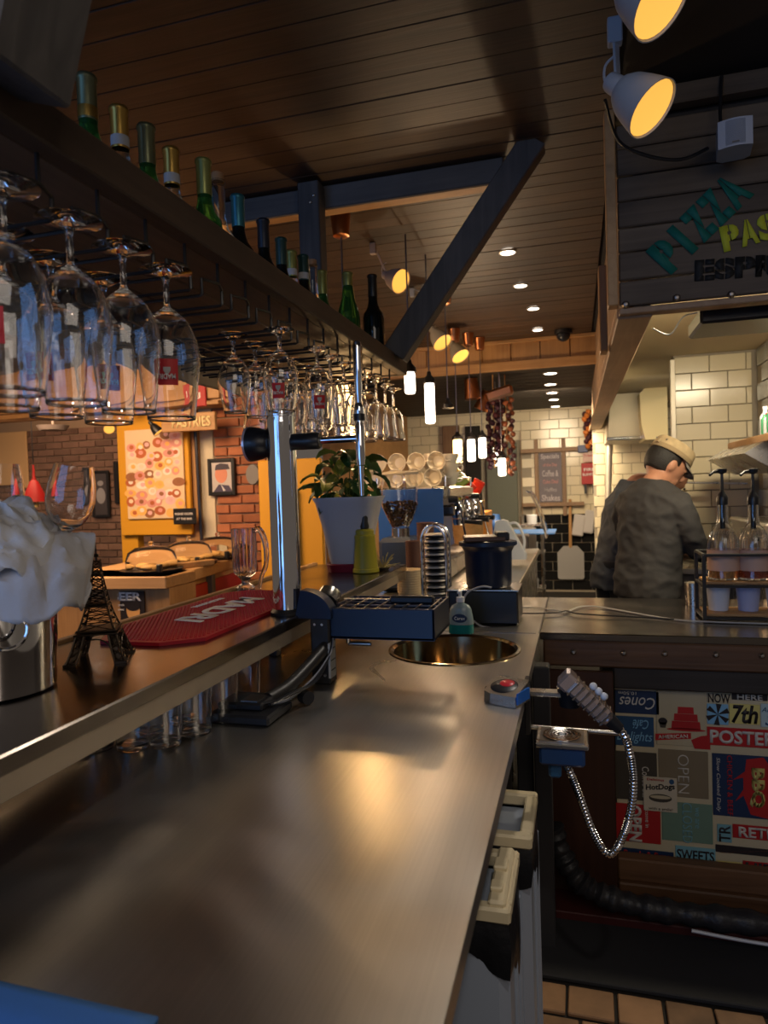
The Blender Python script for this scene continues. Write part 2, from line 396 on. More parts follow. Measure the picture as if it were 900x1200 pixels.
# fascia at the end of the plank ceiling, and the low dark ceiling behind
FY = 5.92
fs = struct('trim_1', B().box((-1.6, FY+.02, 2.505), (3.9, .03, .24)), pine)
for i in range(15): piece('board', (.235, .018, .155), pine_z, (-3.3+i*.243, FY-.006, 2.53), fs, .004)
piece('rail', (3.9, .05, .075), pine, (-1.6, FY-.02, 2.415), fs, .004)
piece('rail', (3.9, .04, .03), pine, (-1.6, FY-.02, 2.62), fs, .004)
lc = struct('trim_2', B().box((-1.6, 7.6, 2.42), (3.9, 3.3, .03)), low_ceil)
for i in range(16): piece('plank', (3.9, .19, .012), low_ceil, (-1.6, 6.1+i*.2, 2.40), lc, .003)
# far tiled wall : cream above, black below
FW = 9.2
wb = struct('wall_back', B().box((-1.2, FW+.06, 1.2), (3.4, .08, 2.5)), grout)
tw, th = .24, .118
for j in range(21):
    zz = .02+th/2+j*(th+.006); dark = zz < .985
    for i in range(14):
        xx = -2.9+(i+(.5 if j % 2 else 0))*(tw+.006)
        if xx > .42: continue
        if -1.75 < xx < -.68 and zz < 2.0: continue
        if xx < -1.9 and zz < 1.3: continue
        piece('tile', (tw, .014, th), tile_black if dark else tile_cream, (xx, FW+.017, zz), wb, .003)
# kitchen : back wall, near tiled pier, right wall, cream ceiling
KB = 7.2
kw = struct('wall_kitchen_back', B().box((1.0, KB+.05, 1.1), (1.66, .08, 2.2)), grout)
for j in range(20):
    for i in range(-1, 7):
        xx = .28+(i+(.5 if j % 2 else 0))*.17; zz = .05+j*.106; a, b_ = max(xx-.0825, .175), min(xx+.0825, 1.3)
        if zz < .75 or b_-a < .03: continue
        piece('tile', (round(b_-a, 3), .012, .1), tile_cream, ((a+b_)/2, KB+.005, zz), kw, .002)
PW = 4.6
pw = struct('wall_kitchen', B().box((1.3, PW+.06, 1.1), (1.4, .1, 2.2)), grout)
for j in range(21):
    zz = .04+j*.1035
    for i in range(4):
        xx = .70+(i-(.5 if j % 2 else 0))*.2035; wd = .198
        a, b_ = max(xx-wd/2, .605), min(xx+wd/2, 1.035)
        if b_-a < .02: continue
        piece('tile', (round(b_-a, 3), .014, .098), tile_cream, ((a+b_)/2, PW+.003, zz), pw, .002)
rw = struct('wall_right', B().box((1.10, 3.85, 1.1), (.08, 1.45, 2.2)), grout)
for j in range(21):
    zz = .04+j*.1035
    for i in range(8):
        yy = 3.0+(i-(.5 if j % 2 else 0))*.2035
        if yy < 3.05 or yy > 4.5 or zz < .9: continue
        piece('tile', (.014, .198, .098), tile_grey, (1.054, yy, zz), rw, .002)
struct('trim_3', B().box((.592, PW-.0, 1.1), (.03, .03, 2.1), bev=.003), mat('pale_corner_trim', (.5,.45,.36), .4, .3))
kc = struct('trim_4', B().box((1.0, 5.0, 2.19), (1.5, 4.7, .03)), plaster)
# café wall to the left
LW = 5.0
lw = struct('wall_left', B().box((-2.65, LW+.11, 1.2), (.66, .16, 2.6)), mortar)
for j in range(33):
    zz = .04+j*.078
    for i in range(3):
        xx = -2.83+(i-(.5 if j % 2 else 0))*.225; a, b_ = max(xx-.107, -2.84), min(xx+.107, -2.325)
        if b_-a < .04: continue
        piece('brick', (round(b_-a, 3), .03, .066), brick_m, ((a+b_)/2, LW+.02+rnd.uniform(-.004,.004), zz), lw, .005)
    for i in range(2):
        piece('brick', (.03, .1, .066), brick_m, (-2.312, LW+.08+i*.1, zz), lw, .004) if i == 0 else None
piece('render_strip', (.12, .04, 2.6), plaster, (-2.91, LW+.03, 1.3), lw, .003)
piece('post', (.24, .09, 2.6), pine_z, (-3.09, LW+.03, 1.3), lw, .004)
piece('post', (.16, .09, 2.6), mustard, (-3.66, LW+.03, 1.3), lw, .004)
wc = struct('wall_cafe_back', B().box((-5.6, 6.62, 1.2), (4.6, .1, 2.6)), mortar)
for j in range(22):
    zz = .55+j*.078
    for i in range(13):
        xx = -7.0+(i+(.5 if j % 2 else 0))*.225
        piece('brick', (.214, .03, .066), brick_old, (xx, 6.56+rnd.uniform(-.004,.004), zz), wc, .005)
struct('trim_5', B().box((-3.3, 4.7, CZ+.03), (6.2, 4.4, .02)), low_ceil)
# header beam over the cafe opening with its two small lights
hb = struct('trim_6', B().box((-4.6, LW-.12, 2.32), (3.9, .12, .36), bev=.006), pine)
piece('board', (3.9, .03, .14), pine, (-4.6, LW-.2, 2.23), hb, .004)
piece('board', (3.9, .22, .03), pine, (-4.6, LW-.12, 2.125), hb, .004)
for u, v in ((100, 477), (152, 485)):
    p = ony(u, v, LW-.225); d = thing('downlight', 'small lit spot in the pine beam %s' % ('left, above the framed dark picture' if u == 100 else 'right, above the food poster'), 'light', p)
    B().cyl((0,.006,0), (0,-.008,0), .028, seg=14).obj('rim', ledrim, d); B().cyl((0,-.008,0), (0,-.011,0), .022, seg=14).obj('lens', led, d)
# downlights in the plank ceiling and in the low ceiling
def downlight(u, v, z, r, label, grp):
    p = onz(u, v, z); d = thing('downlight', label, 'light', p, group=grp)
    B().lathe([(r*1.25, 0), (r*1.25, -.006), (r, -.008), (r, 0)], seg=18, close=True).obj('rim', ledrim, d, True)
    B().lathe([(0, -.004), (r, -.004)], seg=18).obj('lens', led, d)
for i, (u, v) in enumerate(((595,295),(610,334),(625,361),(630,386))):
    downlight(u, v, CZ+.001, .038, 'lit downlight in the brown plank ceiling, %s from the near end' % ORD[i], 'downlights in the plank ceiling')
for i, (u, v) in enumerate(((645,437),(645,450),(647,460),(649,468),(651,476))):
    downlight(u, v, 2.393, .055, 'lit downlight in the low dark ceiling, %s from the near end' % ORD[i], 'downlights in the low ceiling')
# ------------------------------------------------------------------ kitchen lintel (canopy) with painted words
lt = thing('kitchen_lintel', 'boxed timber lintel over the kitchen opening with painted stencil words', 'lintel', (0, 0, 0))
x0, LY, z0 = .143, 2.36, 1.962
hs = (.082, .09, .078, .085, .08, .088, .076)
zz = z0+.006; front = []
for i, h in enumerate(hs):
    o = piece('plank', (1.25, .024, h-.004), old_wood, (x0+.632, LY+.012+rnd.uniform(-.002,.002), zz+h/2), lt, .004, (0, rnd.uniform(-.002,.002), 0)); zz += h
piece('top_rail', (1.25, .05, .06), old_wood, (x0+.63, LY-.005, 2.60), lt, .004)
piece('bottom_board', (1.25, .06, .02), lintel_wood, (x0+.63, LY+.034, z0-.008), lt, .003)
B().box((x0+.65, 2.55, 2.42), (1.2, .3, .40)).obj('inner_box', dark_wall, lt)
# side running away over the kitchen counter
B().box((x0+.055, 4.9, z0-.01), (.11, 5.0, .03), bev=.004).obj('soffit_board', lintel_wood, lt)
B().box((x0+.08, 4.9, z0+.33), (.05, 5.0, .66)).obj('core', plaster, lt)
for i in range(4): piece('side_board', (.018, 4.96, .155), lintel_wood, (x0+.045, 4.9, z0+.085+i*.16), lt, .003)
B().box((x0-.014, LY+.01, 2.28), (.032, .06, .62), bev=.003).obj('corner_batten', pine_y, lt, label='orange pine corner batten')
B().box((x0-.022, 2.95, 2.1), (.03, .10, .34), bev=.003).obj('side_block', pine_z, lt)
for u, v in ((733,357),(793,349),(857,345)):
    p = ony(u, v, LY-.002); b = B(); b.lathe([(0, .012), (.007, .010), (.012, 0)], (0,0,0), 12, Matrix.Rotation(R_(90), 3, 'X')); b.obj('bolt_head', steel_dark, lt, True, p)
green_p = mat('green_stencil_paint', (.005,.13,.10), .7); yel_p = mat('yellow_stencil_paint', (.50,.52,.03), .7); blk_p = mat('black_stencil_paint', (.008,.008,.008), .7)
def stencil(s, u, v, wpx, hpx, m, rot, bold=.025):
    W_ = wpx*LY/800; H_ = hpx*LY/800; p = ony(u, v, LY-.004); cw_ = W_/len(s)
    for i, ch in enumerate(s):
        d = (i-(len(s)-1)/2)*cw_; q = p+Vector((math.cos(R_(rot))*d, 0, math.sin(R_(rot))*d))
        txt(ch, cw_*(.40 if ch == 'I' else 1.0), H_, m, q, FRONT, lt, .0012, bold+.015, 'letter', R_(rot), 0, slit=.02 if ch in 'ZAPRESOT' else 0)
stencil('PIZZA', 819, 262, 110, 38, green_p, 42, .05)
stencil('PASTA', 899, 266, 88, 27, yel_p, 10, .04)
stencil('ESPRESSO', 910, 310, 156, 22, blk_p, -2, .04)
# black heater under the lintel
hp = thing('ceiling_heater', 'flat black box hung under the cream kitchen ceiling at the right edge', 'heater', (.72, 2.62, 1.975))
B().box((0,0,-.03), (.62,.26,.055), bev=.008).obj('housing', black, hp); B().box((0,-.131,-.03), (.12,.004,.014)).obj('badge', steel_dark, hp)
# thin white cable
p = [ony(765,385,2.75), ony(785,392,2.8), ony(800,372,2.75), ony(818,366,2.7)]
tag(B().tube(p, .003, 6, smooth=6).obj('cable', white_pl, None, True), 'thin white cable looped under the lintel beside the black box', 'cable')
# ------------------------------------------------------------------ counters
SC = (-.376, 2.08); SR = .193
wt = thing('worktop', 'long brushed stainless steel worktop with round inset sink', 'counter', (0,0,0))
b = B(); X0, X1, Y0, Y1 = -1.16, -.131, .548, 3.1; T = .035
def flat(x0_, x1_, y0_, y1_):
    b._t([(x0_,y0_,WT),(x1_,y0_,WT),(x1_,y1_,WT),(x0_,y1_,WT)], [(0,1,2,3)])
h = .21; ax, bx_, ay, by = SC[0]-h, SC[0]+h, SC[1]-h, SC[1]+h
flat(X0, X1, Y0, ay); flat(X0, ax, ay, by); flat(bx_, X1, ay, by); flat(X0, X1, by, Y1)
N = 64; cir, sq = [], []
for i in range(N):
    a = 2*math.pi*i/N; c, s_ = math.cos(a), math.sin(a); q = h/max(abs(c), abs(s_))
    cir.append(b.bm.verts.new((SC[0]+SR*c, SC[1]+SR*s_, WT))); sq.append(b.bm.verts.new((SC[0]+q*c, SC[1]+q*s_, WT)))
for i in range(N):
    j = (i+1) % N; b.bm.faces.new((cir[i], cir[j], sq[j], sq[i]))
b.box(((X1-.006), (Y0+2.36)/2, WT-T/2-.0005), (.012, 2.36-Y0, T), bev=.003)
b.box(((X0+X1)/2, Y0+.006, WT-T/2-.0005), (X1-X0, .012, T))
b.obj('main_top', steel_top, wt)
B().box((.465, 2.73, WT-.0125), (1.19, .75, .025), bev=.003).obj('pass_top', pass_steel, wt)
B().box((-.72, 4.3, WT-.02), (.86, 2.4, .04), bev=.003).obj('back_top', steel_top, wt)
B().box((-.372, 2.335, WT+.0012), (.46, .004, .0012)).obj('seam', steel_dark, wt)
B().box((-.1315, 2.7, WT+.0012), (.004, .72, .0012)).obj('seam', steel_dark, wt)
B().lathe([(SR+.012, WT), (SR+.010, WT+.004), (SR+.002, WT+.005), (SR-.006, WT-.002), (SR-.012, WT-.06), (SR-.03, WT-.13), (SR-.08, WT-.155), (.03, WT-.16), (0, WT-.162)], (SC[0], SC[1], 0), 56).obj('sink_bowl', sink_steel, wt, True, label='round polished sink bowl with a rolled rim')
B().lathe([(.03, WT-.158), (.024, WT-.154), (.02, WT-.157), (0, WT-.158)], (SC[0], SC[1], 0), 20).obj('drain', chrome, wt, True)
B().box((-.72, 1.6, .44), (.8, 2.1, .84)).obj('carcass', dark_wall, wt) if False else None
# blue cloth on the near end of the worktop
def fcl(u, v):
    return Vector((-1.1+u*.82, .553+v*.05-.01*math.sin(u*3)-.015*u, WT+.004+.003*math.sin(u*20)*v))
q = B().grid(lambda u, v: Vector((-.95+u*.56, .50+v*.054-.012*u, WT+.006 if v > .4 else WT+.006-(.4-v)*.02)), 20, 6).obj('folded_cloth', cloth_blue, None, True)
sm = q.modifiers.new('s', 'SOLIDIFY'); sm.thickness = .006; sm.offset = 1
tag(q, 'strip of blue cloth lying along the near edge of the steel worktop', 'cloth')
# cabinet carcass under the worktop
cb = thing('under_counter_cabinet', 'dark open cabinet frame below the steel worktop', 'cabinet', (0,0,0))
B().box((-1.13, 1.7, .43), (.03, 2.2, .86)).obj('back_panel', dark_wall, cb)
B().box((-.65, .60, .43), (.9, .03, .86)).obj('side_panel', dark_wall, cb)
B().box((-.65, 1.98, .425), (.9, .03, .85)).obj('side_panel', dark_wall, cb)
B().box((-.115, 2.09, .43), (.05, .06, .86), bev=.004).obj('post', post_dark, cb)
B().box((-.17, 2.12, .43), (.05, .03, .86), bev=.004).obj('post', post_dark, cb)
# pass counter front : timber beam, panels
pc = thing('pass_counter_front', 'counter front with bolted timber beam above a dark cabinet panel', 'counter', (0,0,0))
B().box((.53, 2.372, .832), (1.30, .036, .088), bev=.006).obj('timber_beam', beam_brown, pc)
for u in (672, 731, 779, 839, 893):
    b = B(); b.lathe([(0, .009), (.005, .0085), (.009, .004), (.011, 0)], (0,0,0), 12, Matrix.Rotation(R_(90), 3, 'X'))
    pz = ony(u, 764+(u-672)*.02, 2.353); b.obj('bolt_head', steel, pc, True, pz)
B().box((.655, 2.385, .752), (1.1, .03, .072), bev=.004).obj('dark_board', wood('dark_board_wood', (.018,.013,.010), (.04,.03,.022), 'x', .6, 8), pc)
B().box((-.01, 2.34, .40), (.225, .02, .76), bev=.003).obj('cabinet_panel', cab_wood, pc)
B().box((.655, 2.44, .43), (1.1, .02, .86)).obj('backing', dark_wall, pc)
B().box((.655, 2.375, .115), (1.1, .05, .075), bev=.005).obj('lower_rail', beam_brown, pc)
B().box((.655, 2.355, .05), (1.1, .05, .06), bev=.005).obj('lower_rail', beam_brown, pc)
B().box((.5, 2.27, .018), (1.3, .13, .034), bev=.003).obj('plinth', mat('dark_red_paint', (.05,.006,.005), .6), pc)
# floor mat
tag(B().box((.5, 2.075, .004), (1.36, .275, .014), bev=.003).obj('floor_mat', rubber), 'flat matt black rubber mat in front of the counter plinth', 'mat')
# wrapped pipe
pts = [(-.10,2.225,.30), (-.07,2.22,.21), (-.02,2.21,.14), (.06,2.20,.105), (.2,2.2,.085), (.4,2.2,.08), (.7,2.2,.08), (1.15,2.2,.08)]
b = B(); cp = catmull([Vector(p) for p in pts], 14); b.tube(cp, [.034+.004*math.sin(i*1.3)+.003*math.sin(i*.47) for i in range(len(cp))], 12)
tag(b.obj('wrapped_pipe', mat('black_wrap', (.02,.02,.023), .45, bump=1, bscale=40), None, True), 'thick black plastic-wrapped pipe sagging along the plinth', 'pipe')
tag(B().tube([(.30,2.15,.062),(.5,2.148,.052),(.8,2.148,.056),(1.1,2.15,.06)], .005, 6, smooth=6).obj('hose', white_pl, None, True), 'thin white hose lying in front of the black wrapped pipe', 'hose')
# ------------------------------------------------------------------ tin sign collage
sg = thing('sign_collage', 'collage of retro tin diner signs covering the counter front', 'sign', (0,0,0))
SY = 2.415
cc = {}
def C_(n_, c): 
    if n_ not in cc: cc[n_] = mat(n_, c, .5, vary=.12, vscale=10)
    return cc[n_]
cream = C_('sign_cream', (.52,.44,.28)); snavy = C_('sign_navy', (.012,.03,.08)); sblue = C_('sign_blue', (.02,.07,.15)); sred = C_('sign_red', (.42,.015,.015))
stan = C_('sign_tan', (.22,.17,.10)); sgreen = C_('sign_sage', (.15,.24,.17)); slblue = C_('sign_light_blue', (.18,.38,.42)); syel = C_('sign_yellow', (.62,.52,.16)); sblk = C_('sign_black', (.02,.015,.015)); sbrown = C_('sign_brown', (.06,.05,.035)); sink_w = C_('sign_white', (.6,.56,.48)); lb = C_('sign_pale_blue', (.2,.42,.6))
def plate(u0, v0, u1, v1, m, lay=0, r=.0):
    a = ony(u0, v0, SY); c = ony(u1, v1, SY); W, H = c.x-a.x, a.z-c.z
    o = B().box((0,0,0), (W-.002, .004, H-.002), bev=.0012).obj('sign_plate', m, sg, False, ((a.x+c.x)/2, SY-.004*lay, (a.z+c.z)/2))
    return o, W, H
def pt(o, s, x, z, w_, h_, m, rot=0, bold=.02, shear=0, lay=.0022):
    return txt(s, w_, h_, m, (x, -lay-.0008, z), FRONT, o, .0008, bold, 'lettering', R_(rot), shear)
def shape(o, pts, m, lay=.0022, name='emblem'):
    return B().prism(pts, (0, -lay, 0), (1,0,0), (0,0,1), (0,-.0008,0)).obj(name, m, o)
def ell(cx, cz, rx, rz, n=20): return [(cx+rx*math.cos(2*math.pi*i/n), cz+rz*math.sin(2*math.pi*i/n)) for i in range(n)]
base = B().box((.68, SY+.008, .42), (1.14, .012, .62)).obj('backing_sheet', cream, sg)
o, W, H = plate(720,808,773,838, snavy); pt(o,'Cones',.0,-.002,W*.8,H*.5,sink_w,180,.0,.3); pt(o,'10.50m',-.03,H*.38,W*.4,H*.14,sink_w,180,.01)
o, W, H = plate(720,838,767,876, sblue); pt(o,'Café',.02,H*.25,W*.4,H*.3,lb,180,0,.3); pt(o,'Delights',.0,-H*.2,W*.9,H*.4,lb,90 if False else 0,.0,.3)
o, W, H = plate(768,808,828,876, cream)
for zc, ww, hh in ((.028,.050,.022), (.004,.074,.024), (-.022,.090,.026)):
    shape(o, [(.015-ww/2,zc-hh/2),(.015+ww/2,zc-hh/2),(.015+ww/2*.95,zc+hh/2),(.015-ww/2*.95,zc+hh/2)], sred)
shape(o, ell(.015,-.037,.06,.005), sred); shape(o, ell(-.056,-.012,.014,.012), sblk); shape(o, [(-.068,-.016),(-.044,-.016),(-.048,-.034),(-.064,-.034)], sbrown)
shape(o, [(-.08,-.078),(.03,-.066),(.03,-.046),(-.08,-.056)], sred); pt(o,'AMERICAN',-.026,-.0615,.092,.013,sink_w,5,.02,0,.0034)
shape(o, [(.04,-.098),(.088,-.098),(.088,-.05),(.06,-.055),(.03,-.07)], sred)
o, W, H = plate(828,812,857,824, cream); pt(o,'NOW',0,0,W*.9,H*1.0,sblk)
o, W, H = plate(857,812,900,822, sblk); pt(o,'HERE',.0,0,W*.7,H*.8,sink_w,0)
o, W, H = plate(828,824,854,850, lb)
for a in range(6):
    a0 = R_(a*60+10); shape(o, [(0,0),(.036*math.cos(a0),.036*math.sin(a0)),(.036*math.cos(a0+.5),.036*math.sin(a0+.5))], sblk)
o, W, H = plate(854,824,891,850, syel); pt(o,'7th',0,0,W*.85,H*.9,sblk,0,.03,.2)
o, W, H = plate(891,824,925,854, C_('sign_sky', (.4,.5,.5))); pt(o,'Admit',-.01,H*.25,W*.7,H*.2,sblue,0,0,.3); pt(o,'Se',.0,-H*.15,W*.7,H*.5,sblue,0,0,.3)
o, W, H = plate(828,851,925,879, sred); pt(o,'POSTERS',-.003,0,W*.9,H*.72,sink_w,0,.03)
o, W, H = plate(720,879,771,940, sbrown); pt(o,'Coffee Bar',.03,-.02,.11,.022,sink_w,-90,0)
o, W, H = plate(771,877,831,937, stan); pt(o,'OPEN',.0,-.0,.13,.034,sink_w,-90,-.01)
o, W, H = plate(720,940,775,990, sred); pt(o,'OPEN',-.008,.0,.125,.042,sink_w,-90,.04); pt(o,'come in',.03,.02,.06,.012,sink_w,-90,0)
o, W, H = plate(775,938,836,990, sgreen); pt(o,'CLOSED',.0,.0,.135,.030,slblue,-90,-.005); pt(o,'we are',.03,.02,.07,.012,slblue,-90,0)
o, W, H = plate(834,882,925,963, snavy); pt(o,'BBQ',.02,0,.13,.045,syel,-90,.05,0,.0045)
shape(o, [(-.01,.09),(.04,.1),(.075,.05),(.08,-.05),(.05,-.1),(.0,-.09),(-.02,-.03),(-.045,-.05),(-.02,-.01),(-.02,.03),(-.05,.02),(-.015,.05)], sred)
pt(o,'CHICKEN & BEEF',-.06,0,.2,.016,sred,-90,.01); pt(o,'Slow Cooked Daily',-.095,0,.18,.014,sink_w,-90,0,.2); pt(o,'Down Home',.066,.0,.12,.014,syel,-90,0,.2,.0045)
o, W, H = plate(840,965,858,988, slblue); pt(o,'TR',0,0,H*.9,W*.75,sblk,90,.02)
o, W, H = plate(858,965,925,988, sred); pt(o,'RETRO',0.01,0,W*.9,H*.75,sink_w,0,.03)
o, W, H = plate(838,989,925,1007, sblk); pt(o,'Quality',-.01,0,W*.8,H*.95,C_('sign_coral',(.5,.12,.08)),0,.01,.25)
o, W, H = plate(725,992,790,1013, snavy); pt(o,'Bagels & Buns',0,0,W*.85,H*.7,sred,0,.03,.2)
o, W, H = plate(791,990,839,1014, slblue); pt(o,'SWEETS',0,0,W*.92,H*.62,sblk,0,.02)
o, W, H = plate(840,1008,870,1024, syel); pt(o,'FOR',0,0,W*.8,H*.85,sblk,0,.02)
o, W, H = plate(870,1008,925,1026, sred); pt(o,'HIRE',-.005,0,W*.8,H*.8,sblk,0,.03)
o, W, H = plate(753,908,794,952, C_('sign_ivory', (.60,.52,.38)), 1.6)
pt(o,'HotDogs',0,.024,W*.85,.024,sblk,6,.025,.1); pt(o,'with a smile!',0,-.048,W*.7,.009,sblk,0,.0); pt(o,'Delicious',-.014,.05,W*.5,.008,sred,0)
shape(o, ell(0,-.012,.036,.014), sbrown); shape(o, ell(0,-.008,.032,.006), cream, .0036); shape(o, ell(.036,.046,.008,.009,10), sblue)
# ================================================================== BAR SHELF, RACK, TRUSSES
SZ = 1.08; SX = -.707; SE = 2.835
bs = thing('bar_shelf', 'raised dark steel bar shelf with black lip and steel fascia above the worktop', 'shelf', (0,0,0))
B().box(((SX-1.12)/2, (.45+SE)/2, SZ-.014), (1.12+SX, SE-.45, .028), bev=.003).obj('top_plate', shelf_steel, bs)
B().box((SX-.011, (.45+SE)/2, SZ-.045), (.014, SE-.45, .034), bev=.001).obj('fascia', mat('fascia_steel', (.42,.35,.27), .45, .8), bs)
B().box((-1.125, (.45+SE)/2, SZ-.006), (.02, SE-.45, .03), bev=.002).obj('rear_edge', pine_y, bs)
B().box((-1.125, (.45+SE)/2, .95), (.02, SE-.45, .17)).obj('rear_panel', dark_wall, bs)
B().box((-1.145, (.45+3.1)/2, .44), (.02, 2.65, .86)).obj('customer_panel', pine_y, bs)
for y in (1.92, 2.78): B().box((SX-.2, y, (WT+SZ-.06)/2+.001), (.03, .03, SZ-.06-WT), bev=.003).obj('leg', steel_dark, bs)
# glass rack
RZ0, RZ1, RX, RE = 1.867, 1.925, -.655, 2.74
gr = thing('glass_rack', 'overhead dark timber bottle shelf with black wire glass rack below', 'rack', (0,0,0))
B().box(((RX-.018), (.2+RE)/2, (RZ0+RZ1)/2), (.036, RE-.2, RZ1-RZ0), bev=.003).obj('front_board', rack_wood, gr)
for i in range(4): piece('shelf_board', (.128, RE-.2, .02), rack_under, (RX-.102-i*.132, (.2+RE)/2, RZ1-.045), gr, .003)
B().box((-1.21, (.2+RE)/2, 1.845), (.02, RE-.2, .14), bev=.003).obj('rear_fascia', plaster_grey, gr)
B().box((RX-.26, RE-.012, 1.892), (.52, .024, .052), bev=.003).obj('end_board', rack_wood, gr)
P0 = .834; PP = .1198
WR = .0034
for k in range(-4, 16):
    ya = P0+PP*k+.02; yb = P0+PP*(k+1)-.02; ym = (ya+yb)/2; zr = 1.795
    if yb > RE-.01: continue
    B().tube([(-1.17,ya,zr),(-.705,ya,zr),(-.70,ya,zr+.002),(-.70,ya,zr+.032),(-.685,ym,zr+.032),(-.70,yb,zr+.032),(-.70,yb,zr+.002),(-.705,yb,zr),(-1.17,yb,zr)], WR, 6).obj('wire_rail', blackm, gr, True)
    B().cyl((-.686,ym,zr+.03), (-.686,ym,RZ0+.012), .0034, seg=6).obj('hanger', blackm, gr)
    B().cyl((-1.14,ym,zr), (-1.14,ym,RZ0+.012), .0034, seg=6).obj('hanger', blackm, gr)
B().cyl((-.686,.25,RZ0+.006), (-.686,RE-.03,RZ0+.006), .004, seg=6).obj('long_rod', blackm, gr)
B().cyl((-1.14,.25,RZ0-.02), (-1.14,RE-.03,RZ0-.02), .004, seg=6).obj('long_rod', blackm, gr)
B().cyl((-.93,.25,zr-.006), (-.93,RE-.03,zr-.006), .003, seg=6).obj('long_rod', blackm, gr)
# timber trusses carrying the rack
def bar(bb, p0, p1, w_, d_, bev=.004):
    p0, p1 = Vector(p0), Vector(p1); d = (p1-p0); L = d.length; z = d.normalized(); y = Vector((0,1,0)); x = y.cross(z).normalized()
    bb.box((p0+p1)/2, (w_, d_, L), Matrix((x, y, z)).transposed(), bev); return bb
def truss(ty, label, full=True):
    t = thing('roof_truss', label, 'beam', (0,0,0))
    if full:
        bar(B(), (-1.45,ty+.035,2.585), (-.235,ty+.035,2.585), .09, .06).obj('tie_beam', beam_wood, t)
        B().box((-.84, ty+.035, 2.536), (1.2, .056, .006)).obj('painted_underlight', pine, t, label='orange strip painting warm light on the lower edge')  # pine-coloured strip paints the orange light on the beam's underside
        B().box((-.985, ty-.04, 2.27), (.088, .075, .70), bev=.004).obj('post', beam_woodz, t)
        for z in (2.56, 2.535): B().ball((-.975+(z-2.535)*.6, ty-.079, z), .006).obj('bolt', steel, t)
    bar(B(), (-.66,ty-.045,1.92), (-.115,ty-.045,2.64), .095, .075).obj('brace', beam_woodz, t)
    return t
truss(2.62, 'dark timber truss with post and long diagonal brace at the far end of the rack')
t2 = thing('timber_brace', 'blue-lit dark timber brace crossing the top left corner', 'beam', (0,0,0))
bar(B(), (-.655,.66,1.90), (-.455,.66,2.52), .15, .12).obj('brace', beam_woodz, t2)
bar(B(), (-1.1,.72,2.30), (-.60,.72,2.06), .10, .05).obj('side_rail', beam_woodz, t2)
# ------------------------------------------------------------------ hanging glasses
def bowl_profile(H, fr, br, rr, sl, th=.0016):
    # inverted: foot at z 0 (on top), rim at -H ; outer then inner
    zb = -sl
    out = [(0, .001), (fr*.98, .0), (fr, -.0018), (fr*.6, -.0052), (.009, -.011), (.0052, -.02), (.0048, zb+.010), (.007, zb+.003)]
    L = H-sl
    prof = [(.0, 0), (.34, .03), (.62, .10), (.82, .19), (.95, .30), (1.0, .41), (.99, .50)]
    o2 = [(max(.006, br*a), zb-L*b_) for a, b_ in prof[1:]]+[(rr+(br-rr)*.42, zb-L*.78), (rr+(br-rr)*.03, -H+.006), (rr, -H)]
    inn = [(max(.002, r-th), z+(.0004 if i == 0 else 0)) for i, (r, z) in enumerate(reversed(o2))]
    return out+o2+[(rr-th*.5, -H-.0008)]+inn[:-1]+[(0, zb-L*.07)]
_gm = {}
def glass_mesh(kind):
    if kind not in _gm:
        p = {'pint': (.262, .046, .0535, .0415, .068), 'mid': (.20, .038, .044, .033, .052), 'small': (.195, .036, .041, .029, .055), 'bell': (.205, .036, .038, .046, .075)}[kind]
        _gm[kind] = B().lathe(bowl_profile(*p), seg=36).mesh('bowl_and_stem', glass, True)
    return _gm[kind]
def badge(parent, k=1.0, rot=-90):
    r0 = .0535*k; z0 = -.205*k; 
    b = B(); b.grid(lambda a, c: Vector(((r0-.0035*k*c)*math.cos(R_(rot-20+40*a)), (r0-.0035*k*c)*math.sin(R_(rot-20+40*a)), z0+.044*k*(1-c)-.004)), 8, 3)
    lb_ = b.obj('red_label', C_('badge_red', (.5,.008,.012)), parent, True)
    d = Vector((math.cos(R_(rot)), math.sin(R_(rot)), 0)); xx = Vector((-d.y, d.x, 0))
    M = Matrix((xx, Vector((0,0,1)), d)).transposed()
    txt('MADRI', .028*k, .009*k, white_ink, d*(r0+.0006)+Vector((0,0,z0+.010*k)), M, lb_, .0006, .01, 'lettering', math.pi)
    B().prism([(-.006,.0),(0,-.009),(.006,.0),(.006,.006),(-.006,.006)], d*(r0+.0004)+Vector((0,0,z0+.020)), xx, (0,0,1), d*.0006).obj('crest', C_('badge_grey', (.35,.33,.32)), lb_)
def hang(k, x, kind, label, badge_rot=None, tilt=0):
    t = thing('hanging_glass', label, 'glass', (x, P0+PP*k, 1.8005), 0, 'stemmed glasses hanging from the rack')
    o = bpy.data.objects.new('bowl_and_stem', glass_mesh(kind)); C.objects.link(o); o.parent = t
    if badge_rot is not None: badge(t, 1.0 if kind == 'pint' else .82, badge_rot)
    return t
near = [(-1,-.69,'nearest of the front row, cut by the left photo edge',-70), (0,-.69,'second from the near end of the front row',None), (1,-.69,'third from the near end of the front row',None), (2,-.69,'last of the near front row, bright red square badge',-62),
        (0,-.81,'nearest in the back row, by the left photo edge',None), (1,-.83,'second of the near back row, with dark red badge',-75), (2,-.82,'third of the near back row',-50)]
for k, x, l, r in near: hang(k, x, 'pint', 'hanging beer glass, '+l, r)
mid = [(6,-.69,'mid','red-badged one just above the chrome tap column',-75), (6,-.815,'small','leftmost after the gap in the rack',None), (7,-.815,'small','second small one after the gap in the rack',None), (8,-.835,'small','third small one after the gap, half hidden by the badged one',None),
       (8,-.685,'mid','right of the tap column top, with dark red badge',-65)]
for k, x, kd, l, r in mid: hang(k, x, kd, 'hanging stemmed glass, '+l, r)
ci = 0
